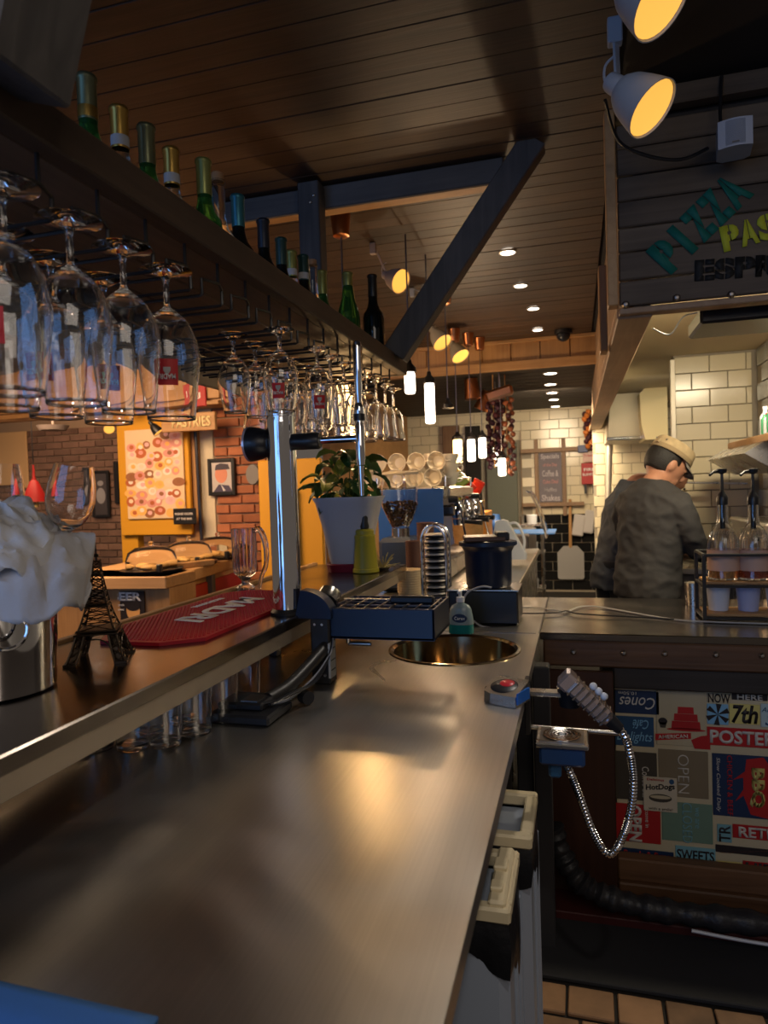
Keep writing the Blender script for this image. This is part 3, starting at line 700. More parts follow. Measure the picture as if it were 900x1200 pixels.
for k in (9, 10, 11, 12, 13, 14, 15):
    for j, x in enumerate((-.69, -.81, -.93)):
        if (k, j) in ((14,2),(15,2)): continue
        hang(k, x, 'bell' if k > 12 or (k+j) % 2 else 'small', 'golden-lit glass in far rack cluster, %s channel from the end, %s from front edge' % (ORD[15-k], ORD[j]))
# ------------------------------------------------------------------ bottles on the rack
def bottle(u, v, x, zt, gm, foil, band, label, shape='wine', H=.30, foil_len=.085, r=.042, stopper=None):
    p = onz(u, v, zt) if x is None else onx(u, v, x)
    base = RZ1-.035; H = p.z-base if x is None or abs(p.z-base-H) < .04 else H
    t = thing('wine_bottle', label, 'bottle', (p.x, p.y, base+.0005), 0, 'bottles on top of the glass rack')
    H = min(max(H, .26), .36); nr = .0175; s = H/.30
    if shape == 'wine': pr = [(0,.004),(r*.9,0),(r,.006),(r,.155*s),(r*.93,.17*s),(r*.6,.188*s),(nr+.002,.205*s),(nr,.215*s),(nr,H-.008),(nr+.002,H-.006),(nr+.002,H-.001),(0,H)]
    else: pr = [(0,.004),(r*.9,0),(r,.006),(r,.14*s),(r*.9,.17*s),(r*.6,.21*s),(nr+.003,.24*s),(nr,.26*s),(nr,H-.008),(nr+.002,H-.006),(nr+.002,H-.001),(0,H)]
    B().lathe(pr, seg=20).obj('body', gm, t, True)
    fz = H-foil_len
    if foil: B().lathe([(nr+.0006,fz),(nr+.0012,fz+.002),(nr+.001,H-.012),(nr+.0035,H-.009),(nr+.0035,H-.003),(nr+.001,H+.001),(0,H+.0015)], seg=18).obj('foil', foil, t, True)
    if band: B().lathe([(nr+.0016,fz+.004),(nr+.0018,fz+.006),(nr+.0018,fz+.024),(nr+.0016,fz+.026)], seg=18).obj('neck_band', band, t, True)
    if stopper: B().cyl((0,0,H-.004), (0,0,H+.018), nr-.002, nr-.001, seg=14).obj('cork', stopper, t, True)
    return t
f_silvergreen = mat('olive_foil', (.14,.15,.08), .35, .6); f_gold = mat('gold_foil', (.42,.26,.06), .35, .8); f_greengold = mat('green_gold_foil', (.24,.26,.08), .35, .5)
f_teal = mat('teal_foil', (.03,.16,.22), .35, .5); f_navy = mat('navy_foil', (.01,.015,.03), .4, .2); f_dteal = mat('dark_teal_foil', (.01,.05,.05), .4, .2)
paper = mat('white_paper_band', (.5,.52,.56), .6); cork = mat('cork', (.35,.20,.10), .8); f_black = mat('black_foil', (.008,.008,.01), .35)
BL = [(101,90,bot_green,f_silvergreen,f_gold,'green bottle with olive foil and pale ring, nearest on the rack',None),
 (139,127,bot_clear,f_gold,paper,'clear bottle with gold cap and white neck label, second on the rack',None),
 (171,148,bot_green,f_silvergreen,None,'green bottle with olive foil standing between two gold-capped bottles',None),
 (200,175,bot_clear,f_gold,paper,'clear bottle with gold foil over a pale blue-white band',None),
 (238,188,bot_green,f_greengold,None,'green bottle with yellow-green foil beside a corked clear bottle',None),
 (255,212,bot_clear,None,None,'slim clear bottle with cork next to yellow-green foiled bottle',cork),
 (278,230,bot_dark,f_teal,None,'bottle with shiny teal foil in front of the truss beam',None),
 (308,258,bot_dark,f_navy,None,'dark bottle with near-black foil left of the dark teal one',None),
 (329,280,bot_dark,f_dteal,None,'dark bottle with plain dark teal foil',None),
 (341,295,bot_clear,f_greengold,paper,'pale bottle with cream and yellow neck, left of the white-banded teal one',None),
 (355,300,bot_dark,f_dteal,paper,'dark bottle with teal foil and white band',None),
 (366,311,bot_clear,None,None,'small clear bottle with cork touching the timber post',cork),
 (377,318,bot_green,f_greengold,None,'green bottle with green-gold foil directly before the timber post',None)]
for u, v, gm, fo, bd, lb_, stp in BL: bottle(u, v, None, 2.235, gm, fo, bd, lb_, stopper=stp, foil_len=.088)
bottle(407, 320, -.80, 2.2, bot_green, f_greengold, None, 'bright green sloping-shouldered bottle right of the timber post', 'slope', .315, .05)
bottle(436, 323, -.745, 2.22, bot_dark, f_black, None, 'almost black wine bottle, last on the rack before the brace', 'wine', .325)
# ------------------------------------------------------------------ lamps
def spot_lamp(name, u, v, y, axis, L, r, label, top=None, m=lampgrey, on=True, grp='adjustable spot lamps on the ceiling'):
    p = ony(u, v, y); a = Vector(axis).normalized(); t = thing(name, label, 'lamp', p, group=grp)
    M = a.to_track_quat('Z', 'Y').to_matrix()
    pr = [(0,-L*1.25),(r*.30,-L*1.25),(r*.34,-L*1.2),(r*.36,-L*.92),(r*.52,-L*.86),(r*.60,-L*.78),(r*.72,-L*.66),(r*.84,-L*.42),(r*.93,-L*.2),(r,0),(r*.965,0),(r*.9,-L*.2),(r*.8,-L*.42),(r*.5,-L*.7),(0,-L*.72)]
    B().lathe(pr, (0,0,0), 30, M).obj('shade', m, t, True)
    B().lathe([(0,-L*.10),(r*.6,-L*.09),(r*.93,-L*.045)], (0,0,0), 26, M).obj('reflector', lampin, t, True)
    back = a*(-L*1.0); tp = Vector(top)-p if top is not None else Vector((back.x-.01, back.y, min(.3, CZ-p.z)))
    up_ = (tp-back)
    B().box(back+up_*.45+Vector((0,0,0)), (r*.30, r*.10, up_.length*.75), (up_.to_track_quat('Z','Y').to_matrix()), bev=.002).obj('bracket', m, t)
    B().box(tp+Vector((0,0,-r*.45)), (r*.5, r*.42, r*.9), bev=.003).obj('mount', m, t)
    B().tube([back+Vector((-.004,0,.0)), back+Vector((-r*.42,0,r*.25)), back+Vector((-r*.40,0,r*.8)), back+Vector((-r*.05,0,r*1.1))], r*.05, 6, smooth=5).obj('lead', m, t, True)
    return t, p, a
spot_lamp('spot_lamp', 765, 128, 1.84, (.62,-.30,-.72), .125, .072, 'grey bell-shaped spot lamp with lit yellow inside, hanging before the lintel', onz(720, 22, CZ-.05))
spot_lamp('spot_lamp', 776, 4, 1.70, (.60,-.30,-.74), .135, .080, 'grey spot lamp cut by the top edge of the photo, lit yellow inside', (.13, 1.72, CZ))
spot_lamp('spot_lamp', 470, 330, 3.3, (.82,-.40,-.50), .10, .062, 'pinkish spot lamp pointing right, above the dark wine bottle', onz(437, 285, CZ), mat('pink_lit_enamel', (.45,.36,.33), .45))
spot_lamp('spot_lamp', 496, 362, 4.15, (-.3,.6,-.7), .10, .058, 'spot lamp half hidden behind the diagonal brace', onz(483, 338, CZ))
l4 = mat('cream_lamp_enamel', (.50,.45,.34), .45)
spot_lamp('spot_lamp', 519, 402, 4.7, (.55,-.35,-.75), .13, .072, 'cream spot lamp just right of the brace, nearer of the far pair', onz(508, 382, CZ), l4)
spot_lamp('spot_lamp', 540, 418, 5.2, (.50,-.35,-.78), .13, .072, 'cream spot lamp before the fascia, farther of the far pair', onz(533, 398, CZ), l4)
def pendant(u, v0, v1, y, label, m=bulb, w_=.026, rose=True, cz=CZ, off=0, holder=True):
    a = ony(u, v0, y); c = ony(u, v1, y); L = a.z-c.z; t = thing('pendant_lamp', label, 'lamp', (a.x, y, c.z), group='tube pendant lamps')
    if m: B().lathe([(0,0),(w_*.8,.003),(w_,.012),(w_,L-.012),(w_*.8,L)], seg=18).obj('tube', m, t, True)
    B().lathe([(0,L+.06),(w_*.35,L+.06),(w_*.5,L+.04),(w_*1.2,L+.02),(w_*1.25,L-.002),(0,L-.002)], seg=18).obj('holder', black, t, True)
    B().cyl((0,0,L+.055), (0,0,cz-c.z-.02), .004, seg=6).obj('cord', steel_dark, t)
    if rose: B().lathe([(0,-.10),(.026,-.10),(.036,-.094),(.046,0),(0,0)], (0,0,cz-c.z), 22).obj('ceiling_rose', copper, t, True)
    return t
pendant(503, 449, 497, 3.5, 'white glowing tube pendant, largest one, left of the fascia', rose=False)
t = pendant(480, 436, 462, 3.2, 'bright pendant tube behind the last hanging glass of the rack', rose=False)
pendant(406, 458, 505, 2.92, 'warm tube pendant glowing behind the far glasses, copper rose by the post', bulb_warm)
pendant(536, 515, 543, 5.3, 'warm yellow pendant tube, leftmost of the far group', bulb_warm, .036, True)
pendant(552, 515, 541, 5.5, 'white pendant tube, left of the close pair before the doorway', bulb, .032, True)
pendant(565, 513, 537, 5.7, 'white pendant tube, right of the close pair before the doorway', bulb, .032)
pendant(582, 524, 546, 6.4, 'white pendant tube below the onion strings, upper one', bulb, .032, False, 2.39)
pendant(588, 537, 558, 6.1, 'white pendant tube below the onion strings, lowest one', bulb, .034, False, 2.39)
pendant(525, 478, 490, 4.2, 'unlit dark pendant holder on a cord right of the largest tube', None, .030)
for u, v, y, l in ((553, 456, 6.2, 'copper can under the low ceiling, left one'), (568, 470, 6.5, 'tilted copper can beside the onion strings')):
    p = ony(u, v, y); o = B().lathe([(0,.09),(.06,.09),(.075,-.09),(.06,-.09),(0,-.05)], (0,0,0), 20, Matrix.Rotation(R_(25 if u > 560 else -5), 3, 'Y')).obj('copper_can', copper, None, True, p); tag(o, l, 'can')
# dome camera on the ceiling near the fascia
p = onz(660, 387, CZ); t = thing('dome_camera', 'small dark dome camera on the plank ceiling next to the lintel', 'camera', p)
B().cyl((0,0,0), (0,0,-.03), .07, seg=20).obj('base', blackm, t, True); B().ball((-.0,0,-.04), (.055,.055,.05)).obj('dome', black, t, True)
# loudspeaker on the lintel
p = ony(862, 160, 2.2); t = thing('loudspeaker', 'small pale grey box loudspeaker mounted on the lintel', 'speaker', (p.x, 2.22, p.z), -.12); t.scale = (.72,.72,.60)
def curvy(u):
    return -.075-.014*math.cos((u-.5)*math.pi)
b = B(); fr = [(-.062+.124*i/10, 0) for i in range(11)]
pts = [(-.062,.055)]+[(-.062+.124*i/10, curvy(i/10)+.02) for i in range(11)]+[(.062,.055),(.04,.075),(-.04,.075)]
b.prism([(x, y) for x, y in pts], (0,0,-.062), (1,0,0), (0,1,0), (0,0,.13)); b.obj('cabinet', mat('pale_grey_speaker', (.42,.44,.50), .5), t)
b = B(); b.grid(lambda a, c: Vector((-.054+.108*a, curvy(a)+.0185, -.054+.114*c)), 12, 2); b.obj('grille', mat('speaker_grille', (.34,.36,.42), .8, bump=1, bscale=400), t, True)
B().box((0,curvy(.5)+.017,-.045), (.026,.003,.006)).obj('badge', steel_dark, t); B().box((.03,.09,.0), (.03,.06,.03)).obj('wall_bracket', blackm, t)
q = Vector((p.x, 2.27, p.z))
tag(B().tube([q+Vector((-.02,.0,.05)), q+Vector((-.02,.03,.12)), q+Vector((-.01,.05,.24))], .005, 6, smooth=5).obj('cable', black, None, True), 'black cable rising from the loudspeaker to the ceiling', 'cable')
tag(B().tube([q+Vector((-.06,.0,.01)), q+Vector((-.14,-.02,-.02)), q+Vector((-.24,-.04,.0)), q+Vector((-.32,-.08,.04)), q+Vector((-.36,-.2,.10))], .005, 6, smooth=6).obj('cable', black, None, True), 'black cable drooping from the loudspeaker to the lower spot lamp', 'cable')
# ================================================================== BEER TAP
TY = 1.675
cx = ony(333, 600, TY).x
tp = thing('beer_tap', 'polished chrome beer tap column with side arm and long handle', 'tap', (cx, TY, SZ))
ztop = ony(333, 480, TY).z-SZ
B().lathe([(.0,0),(.045,0),(.046,.006),(.040,.014),(.035,.016),(.035,.012)], seg=40).obj('foot_ring', blackm, tp, True)
B().lathe([(.038,.010),(.038,ztop-.018),(.040,ztop-.017),(.040,ztop-.003),(.037,ztop),(0,ztop)], seg=48).obj('column', chrome, tp, True)
za = ony(380, 516, TY).z-SZ; xe = ony(422, 516, TY).x-cx
B().lathe([(0,0),(.021,0),(.022,.003),(.022,.075),(.018,.08),(0,.08)], (.030,0,za), 28, Matrix.Rotation(R_(90), 3, 'Y')).obj('arm_sleeve', black, tp, True)
B().cyl((.10,0,za), (xe-.008,0,za), .009, seg=20).obj('arm_rod', chrome, tp, True)
B().lathe([(0,0),(.026,0),(.034,.006),(.042,.03),(.046,.052),(.046,.060),(.04,.062)], (-.03,0,za), 34, Matrix.Rotation(R_(-90), 3, 'Y')).obj('knob', black, tp, True)
B().lathe([(.040,0),(.047,0),(.047,.006),(.040,.006)], (-.088,0,za), 34, Matrix.Rotation(R_(-90), 3, 'Y'), close=True).obj('knob_rim', mat('pink_white_rim', (.7,.6,.62), .2, .5), tp, True)
B().lathe([(0,0),(.040,0),(.040,.002),(0,.002)], (-.090,0,za), 34, Matrix.Rotation(R_(-90), 3, 'Y')).obj('knob_face', chrome, tp, True)
# faucet
zf = lambda v: ony(422, v, TY).z-SZ
fa = B(); fa.lathe([(0,zf(545)),(.010,zf(545)),(.012,zf(535)),(.0125,zf(500)),(.009,zf(496)),(.009,zf(490)),(.012,zf(487)),(.012,zf(476)),(.008,zf(472)),(0,zf(471))], (xe,0,0), 24)
faucet = fa.obj('faucet', chrome, tp, True)
B().lathe([(.0,zf(493)),(.0145,zf(493)),(.0145,zf(485)),(0,zf(485))], (xe,0,0), 20).obj('collar', black, faucet, True)
B().cyl((xe,0,zf(546)), (xe,0,zf(581)), .0075, .0052, 18).obj('spout', chrome, faucet, True)
B().lathe([(0,zf(472)),(.006,zf(472)),(.009,zf(460)),(.011,zf(410)),(.0115,zf(402)),(.009,zf(399.5)),(0,zf(399))], (xe,0,0), 24).obj('handle', chrome, tp, True)
# bracket holding the column on the shelf edge
bk = thing('tap_bracket', 'navy and black clamp bracket beside the chrome column at the shelf edge', 'bracket', (cx, TY, SZ))
q = [(0,0)]+[(.012+.085*math.cos(R_(a)), .062*math.sin(R_(a))) for a in range(88, -1, -8)]+[(.097,-.012),(0,-.012)]
B().prism([(x+.035, z+.004) for x, z in q], (0,-.03,.0), (1,0,0), (0,0,1), (0,.045,0)).obj('cover', navy, bk)
b = B(); b.lathe([(0,0),(.03,0),(.032,.004),(.032,.035),(0,.035)], (.098,.03,.025), 20, Matrix.Rotation(R_(-60), 3, 'X')); b.obj('end_cap', steel, bk, True)
z1 = ony(365, 800, TY).z-SZ
B().box((.100, -.005, (z1+.0)/2), (.052, .05, -z1-.01), bev=.004).obj('clamp_plate', blackm, bk)
for dx, dz in ((-.012,-.022),(.008,-.022),(-.01,z1+.03),(.012,z1+.03)): B().cyl((.10+dx,-.030,dz), (.10+dx,-.034,dz), .0035, seg=10).obj('screw', steel, bk)
B().box((.128, -.02, z1*.62), (.006,.04,.09)).obj('rating_label', mat('printed_label', (.42,.40,.36), .7), bk)
for dz in (.03,.0,-.025): B().box((.1315,-.02, z1*.62+dz), (.0008,.03,.003)).obj('print_line', blackm, bk)
# drip tray with grille
TA = ony(388, 750, 1.66); 
dt = thing('drip_tray', 'navy drip tray with black wire grille, knife lying on it', 'tray', (0,0,0))
dx0, dx1, dy0, dy1, dz0, dz1 = cx+.118, ony(509,740,1.66).x, 1.66, 1.87, ony(450,750,1.66).z, ony(450,714,1.66).z
b = B(); t_ = .006
b.box(((dx0+dx1)/2,(dy0+dy1)/2,dz0+t_/2),(dx1-dx0,dy1-dy0,t_)); b.box(((dx0+dx1)/2,dy0+t_/2,(dz0+dz1)/2),(dx1-dx0,t_,dz1-dz0),bev=.002); b.box(((dx0+dx1)/2,dy1-t_/2,(dz0+dz1)/2),(dx1-dx0,t_,dz1-dz0),bev=.002)
b.box((dx0+t_/2,(dy0+dy1)/2,(dz0+dz1)/2),(t_,dy1-dy0,dz1-dz0),bev=.002); b.box((dx1-t_/2,(dy0+dy1)/2,(dz0+dz1)/2),(t_,dy1-dy0,dz1-dz0),bev=.002)
b.obj('tray_body', navy, dt)
for i in range(8): B().box((dx0+.02+i*(dx1-dx0-.04)/7,(dy0+dy1)/2,dz1-.004),(.004,dy1-dy0-.014,.004)).obj('grille_bar', steel_dark, dt)
for i in range(4): B().box(((dx0+dx1)/2,dy0+.03+i*.05,dz1-.004),(dx1-dx0-.014,.004,.004)).obj('grille_bar', steel_dark, dt)
B().box((dx0-.004, dy0+.06, (dz0+dz1)/2-.01), (.02,.06,.05)).obj('mount', blackm, dt)
B().cyl((dx0+.02,dy0+.1,dz0-.035),(dx0+.085,dy0+.1,dz0-.035),.006,seg=12).obj('drain_pipe', steel, dt, True); B().cyl((dx0+.02,dy0+.1,dz0-.035),(dx0+.02,dy0+.1,dz0+.002),.006,seg=12).obj('drain_pipe', steel, dt, True)
kn = thing('knife', 'black-handled knife lying across the drip tray grille', 'knife', (dx1-.075, dy0+.085, dz1+.012))
B().box((0,0,0),(.12,.026,.020),bev=.006).obj('handle', black, kn); B().prism([(0,-.012),(-.13,-.004),(-.135,.006),(0,.01)], (-.058,0,-.001), (1,0,0), (0,1,0), (0,0,.002)).obj('blade', steel, kn)
# cooler clamp base on the worktop
q = onz(300, 850, WT); cl = thing('tap_base_unit', 'low black plastic base unit with cables on the worktop under the shelf', 'device', (-.72, 1.385, WT+.0005))
B().box((0,0,.011),(.15,.13,.022),bev=.005).obj('base', black, cl); B().box((-.01,.01,.030),(.11,.085,.018),bev=.005).obj('lid', black, cl); B().box((.01,-.0,.0405),(.04,.05,.003)).obj('pad', steel_dark, cl)
B().tube([(.03,.03,.03),(.05,.10,.04),(.07,.19,.07),(.085,.27,.10)], .016, 10, smooth=6).obj('arm', blackm, cl, True)
for k_ in range(3): B().tube([(.02+.02*k_,-.02,.035),(.07+.01*k_,.03,.028+.01*k_),(.10+.006*k_,.12,.05),(.11,.22,.085),(.10,.28,.12)], .0035, 6, smooth=6).obj('cable', black if k_ else mat('grey_cable', (.2,.2,.22), .5), cl, True)
B().cyl((.085,.105,.018),(.105,.09,.018),.016,seg=18).obj('knob', black, cl, True)
# glasses standing under the shelf
i = 0
for x, y in [(p_.x-.03, p_.y+.03) for p_ in (onz(u, v, WT) for u, v in ((118,885),(160,884),(200,880),(236,866),(268,850),(180,862),(222,848),(296,826)))]:
    o = B().lathe([(0,.006),(.028,.004),(.03,0),(.031,.004),(.037,.105),(.0372,.11),(.0355,.11),(.0353,.105),(.0293,.012),(0,.012)], seg=24).obj('tumbler', glass, None, True, (x, y, WT+.0005)); i += 1
    tag(o, 'clear tumbler in the dark gap under the bar shelf, %s from the near end' % ORD[i-1], 'glass', 'tumblers under the bar shelf')
# ================================================================== ITEMS ON THE BAR SHELF
mt = thing('bar_mat', 'red rubber bar mat with white lettering on the bar shelf', 'mat', (0,0,SZ+.0005))
oct_ = [(-.795,1.33),(-.795,1.93),(-.86,2.02),(-1.04,2.02),(-1.09,1.95),(-1.09,1.40),(-1.02,1.27),(-.87,1.27)]
B().prism(oct_, (0,0,0), (1,0,0), (0,1,0), (0,0,.008)).obj('base', red_mat, mt)
def inside(x, y, m=.012):
    n = len(oct_); 
    for i in range(n):
        (ax_, ay_), (bx2, by2) = oct_[i], oct_[(i+1) % n]; ex, ey = bx2-ax_, by2-ay_; L = math.hypot(ex, ey)
        if (ex*(y-ay_)-ey*(x-ax_))/L < m: return False
    return True
b = B(); y = 1.28; j = 0
while y < 2.02:
    x = -1.085+(.005 if j % 2 else 0)
    while x < -.795:
        if inside(x, y): b.box((x, y, .0092), (.0055, .0055, .0026), taper=.7)
        x += .0105
    y += .0095; j += 1
o = b.obj('nubs', red_mat, mt); o['kind'] = 'stuff'
MY = Matrix(((0,1,0),(-1,0,0),(0,0,1)))
txt('MADRI', .38, .085, white_ink, (-.935, 1.665, .0108), MY, mt, .0015, .03, 'lettering', 0, .2)
txt('EXCEPCIONAL', .16, .018, white_ink, (-1.03, 1.75, .0108), MY, mt, .0015, .01)
# steel ice bucket with napkin and two glasses
bx, by_ = ony(-6, 800, .93).x, .93
bu = thing('ice_bucket', 'polished steel ice bucket with ring handle at the left edge of the bar shelf', 'bucket', (bx, by_, SZ+.0005))
B().lathe([(0,0),(.090,0),(.096,.004),(.106,.19),(.110,.197),(.110,.204),(.104,.205),(.102,.19),(.092,.01),(0,.008)], seg=48).obj('body', chrome, bu, True)
d = Vector((math.cos(R_(-35)), math.sin(R_(-35)), 0)); s_ = Vector((-d.y, d.x, 0))
B().cyl(d*.103+Vector((0,0,.150)), d*.116+Vector((0,0,.148)), .010, .007, 14).obj('ring_lug', chrome, bu, True)
B().tube([d*.118+s_*(.030*math.sin(a))+Vector((0,0,.120+.030*math.cos(a)))+d*(.006*(1-math.cos(a))/2) for a in [2*math.pi*i/24 for i in range(24)]], .0034, 8, True).obj('ring_handle', chrome, bu, True)
from mathutils import noise as mnz
def crease(p, f): 
    q = Vector(p)*f; return abs(mnz.noise(q))+.5*abs(mnz.noise(q*2.1+Vector((3,1,2))))+.25*abs(mnz.noise(q*4.3))
def nap(u, v, lift, wid, seed, droop):
    th = 2*math.pi*u; c_, s_2 = math.cos(th), math.sin(th)
    cr = crease((c_*1.2+seed, s_2*1.2, v*1.1), 1.7)-.35
    right = max(0, math.cos(th+.35))**2; left = max(0, math.cos(th+2.6))**2
    r = (wid+.020*math.sin(th*2+seed)+.045*right)*min(1, v*1.25)**.75*(1+.16*cr*v)
    edge = max(0, v-.55)/.45
    z = .305+lift-.045*v**2+.028*left-.03*right*v+.055*cr*(.35+.65*v)-droop*edge*(.35+1.5*right+.12*math.sin(th*5+seed))
    return Vector((r*c_, r*s_2, z))
for lift, wid, seed, droop, nm, lab in ((.0, .112, .3, .045, cloth, 'crumpled grey-white cloth napkin hanging over the rim of the steel ice bucket'), (.03, .098, 4.2, .02, mat('white_cloth', (.68,.66,.64), .9, bump=.25, bscale=90), 'white cloth bundled on top of the hanging napkin, around the wine glasses')):
    b = B(); b.grid(lambda u, v: nap(u, v, lift, wid, seed, droop), 110, 34); bmesh.ops.remove_doubles(b.bm, verts=b.bm.verts, dist=.0004)
    o = b.obj('napkin', nm, None, True, (bx+.012, by_, SZ-.02)); s2 = o.modifiers.new('s', 'SOLIDIFY'); s2.thickness = .002
    tag(o, lab, 'napkin')
o = B().grid(lambda a, c: Vector((-.06+.085*a, -.135-.012*math.sin(a*3), .165+.045*c-.02*a+.01*math.sin(a*7))), 12, 6).obj('blue_cloth', cloth_blue, None, True, (bx+.02, by_-.028, SZ))
s2 = o.modifiers.new('s', 'SOLIDIFY'); s2.thickness = .002; tag(o, 'bright blue cloth tucked below the napkin at the bucket rim', 'cloth')
def wine(u, v, y, tilt, az, lab, H=.19):
    p = ony(u, v, y); M = Matrix.Rotation(az, 3, 'Z') @ Matrix.Rotation(tilt, 3, 'Y')
    ax_ = M @ Vector((0,0,1)); base = p-ax_*H
    prof = [(0,.0),(.03,.0),(.028,.003),(.005,.010),(.004,.07),(.010,.078),(.026,.09),(.036,.108),(.040,.128),(.038,.155),(.031,H),(.030,H),(.0368,.155),(.0387,.128),(.0345,.109),(.025,.092),(.01,.082),(0,.081)]
    o = B().lathe(prof, (0,0,0), 36, M).obj('wine_glass', glass, None, True, base); tag(o, lab, 'glass', 'wine glasses in the ice bucket')
wine(87, 545, .985, R_(11), 0, 'empty wine glass leaning right out of the napkin in the ice bucket')
wine(0, 543, .98, R_(4), 0, 'empty wine glass cut by the left photo edge above the napkin')
# lattice tower souvenir
tx = onz(118, 772, SZ)
tw_ = thing('lattice_tower_souvenir', 'small antique bronze lattice tower souvenir beside the ice bucket', 'ornament', (tx.x, tx.y, SZ+.0005), R_(28))
def prof_w(z):   # half width of the tower at height z
    return float(np.interp(z, [0,.02,.055,.08,.105,.14,.17,.235], [.056,.047,.036,.027,.020,.0135,.009,.004]))
legs = [(1,1),(1,-1),(-1,1),(-1,-1)]
zl = [0,.014,.028,.042,.055]
for sx, sy in legs:
    b = B(); w1 = .019
    for dx, dy in ((0,0),(-1,0),(0,-1),(-1,-1)):
        b.tube([(sx*(prof_w(z)+w1*dx*(1-z*5)), sy*(prof_w(z)+w1*dy*(1-z*5)), z) for z in zl], .0019, 5)
    for a, c in zip(zl, zl[1:]):
        for (d0, d1) in (((0,0),(-1,0)),((0,0),(0,-1)),((-1,0),(-1,-1)),((0,-1),(-1,-1))):
            f = lambda z, dd: (sx*(prof_w(z)+w1*dd[0]*(1-z*5)), sy*(prof_w(z)+w1*dd[1]*(1-z*5)), z)
            b.tube([f(a, d0), f(c, d1)], .0011, 4); b.tube([f(a, d1), f(c, d0)], .0011, 4)
    b.box((sx*(prof_w(0)-w1/2), sy*(prof_w(0)-w1/2), .002), (.024, .024, .006), bev=.001)
    for a, c in zip(zl, zl[1:]): b.tube([(sx*(prof_w(a)-w1/2), sy*(prof_w(a)-w1/2), a), (sx*(prof_w(c)-w1/2), sy*(prof_w(c)-w1/2), c)], .0055, 4)
    b.obj('leg', bronze, tw_)
for z, ww in ((.056,.043),(.062,.040),(.108,.024),(.113,.022),(.172,.011)):
    B().box((0,0,z), (ww*1.9, ww*1.9, .0035), bev=.001).obj('platform', bronze, tw_)
for q in range(4):
    M = Matrix.Rotation(q*math.pi/2, 3, 'Z'); b = B()
    b.tube([M @ Vector((.031*math.cos(a), -prof_w(.04)-.004+.0, .014+.034*math.sin(a))) for a in [math.pi*i/12 for i in range(13)]], .0016, 5); b.obj('arch', bronze, tw_)
b = B()
for sx, sy in legs:
    b.tube([(sx*prof_w(z), sy*prof_w(z), z) for z in (.06,.075,.09,.108,.13,.15,.172,.20)], [.0022,.002,.0018,.0018,.0015,.0014,.0012,.001], 5)
zs = [.062,.077,.092,.107]+[.112+.012*i for i in range(8)]
for a, c in zip(zs, zs[1:]):
    for q in range(4):
        M = Matrix.Rotation(q*math.pi/2, 3, 'Z')
        b.tube([M @ Vector((-prof_w(a), -prof_w(a), a)), M @ Vector((prof_w(c), -prof_w(c), c))], .0009, 4); b.tube([M @ Vector((prof_w(a), -prof_w(a), a)), M @ Vector((-prof_w(c), -prof_w(c), c))], .0009, 4)
        b.tube([M @ Vector((-prof_w(c), -prof_w(c), c)), M @ Vector((prof_w(c), -prof_w(c), c))], .001, 4)
b.cyl((0,0,.195),(0,0,.232),.0028,.0010,8); b.box((0,0,.208),(.010,.010,.006),bev=.001); b.obj('upper_lattice', bronze, tw_)
# ribbed glass mug
p = onz(288, 690, SZ); mg = thing('ribbed_beer_glass', 'ribbed footed beer glass with curved handle behind the red mat', 'glass', (p.x, p.y, SZ+.0005))
def rib(bb, prof, n=20, amp=.0016):
    seg = n*4; rows = []
    for r, z in prof:
        rows.append([bb.bm.verts.new(((r+(amp*math.cos(n*2*math.pi*i/seg) if r > .026 else 0))*math.cos(2*math.pi*i/seg), (r+(amp*math.cos(n*2*math.pi*i/seg) if r > .026 else 0))*math.sin(2*math.pi*i/seg), z)) for i in range(seg)])
    for a, c in zip(rows, rows[1:]):
        for i in range(seg): j = (i+1) % seg; bb.bm.faces.new((a[i], a[j], c[j], c[i]))
    bb.bm.faces.new(rows[0]); bb.bm.faces.new(rows[-1]); return bb
smoky = mat('smoky_violet_glass', (.85,.80,.84), .02, 0, 1, ior=1.45)
rib(B(), [(.024,.0),(.030,.001),(.030,.005),(.014,.018),(.013,.028),(.024,.042),(.036,.055),(.039,.075),(.041,.205),(.038,.206),(.035,.08),(.030,.06),(.004,.052)]).obj('bowl', smoky, mg, True)
B().tube([(.036,0,.195),(.055,0,.205),(.072,0,.18),(.082,0,.13),(.078,0,.08),(.062,0,.045),(.052,0,.010),(.050,0,.003)], [.007,.009,.010,.009,.008,.007,.006,.006], 10, smooth=5).obj('handle', smoky, mg, True)
# wire stand behind the tap (thin dark cable loops)
tag(B().tube([(mg.location.x+.10,2.2,SZ+.004),(mg.location.x+.105,2.2,SZ+.10),(mg.location.x+.095,2.2,SZ+.20),(mg.location.x+.115,2.2,SZ+.27),(mg.location.x+.125,2.2,SZ+.15),(mg.location.x+.12,2.2,SZ+.004)], .003, 6, smooth=6).obj('wire_holder', black, None, True), 'thin black wire loop standing left of the chrome tap column', 'wire')
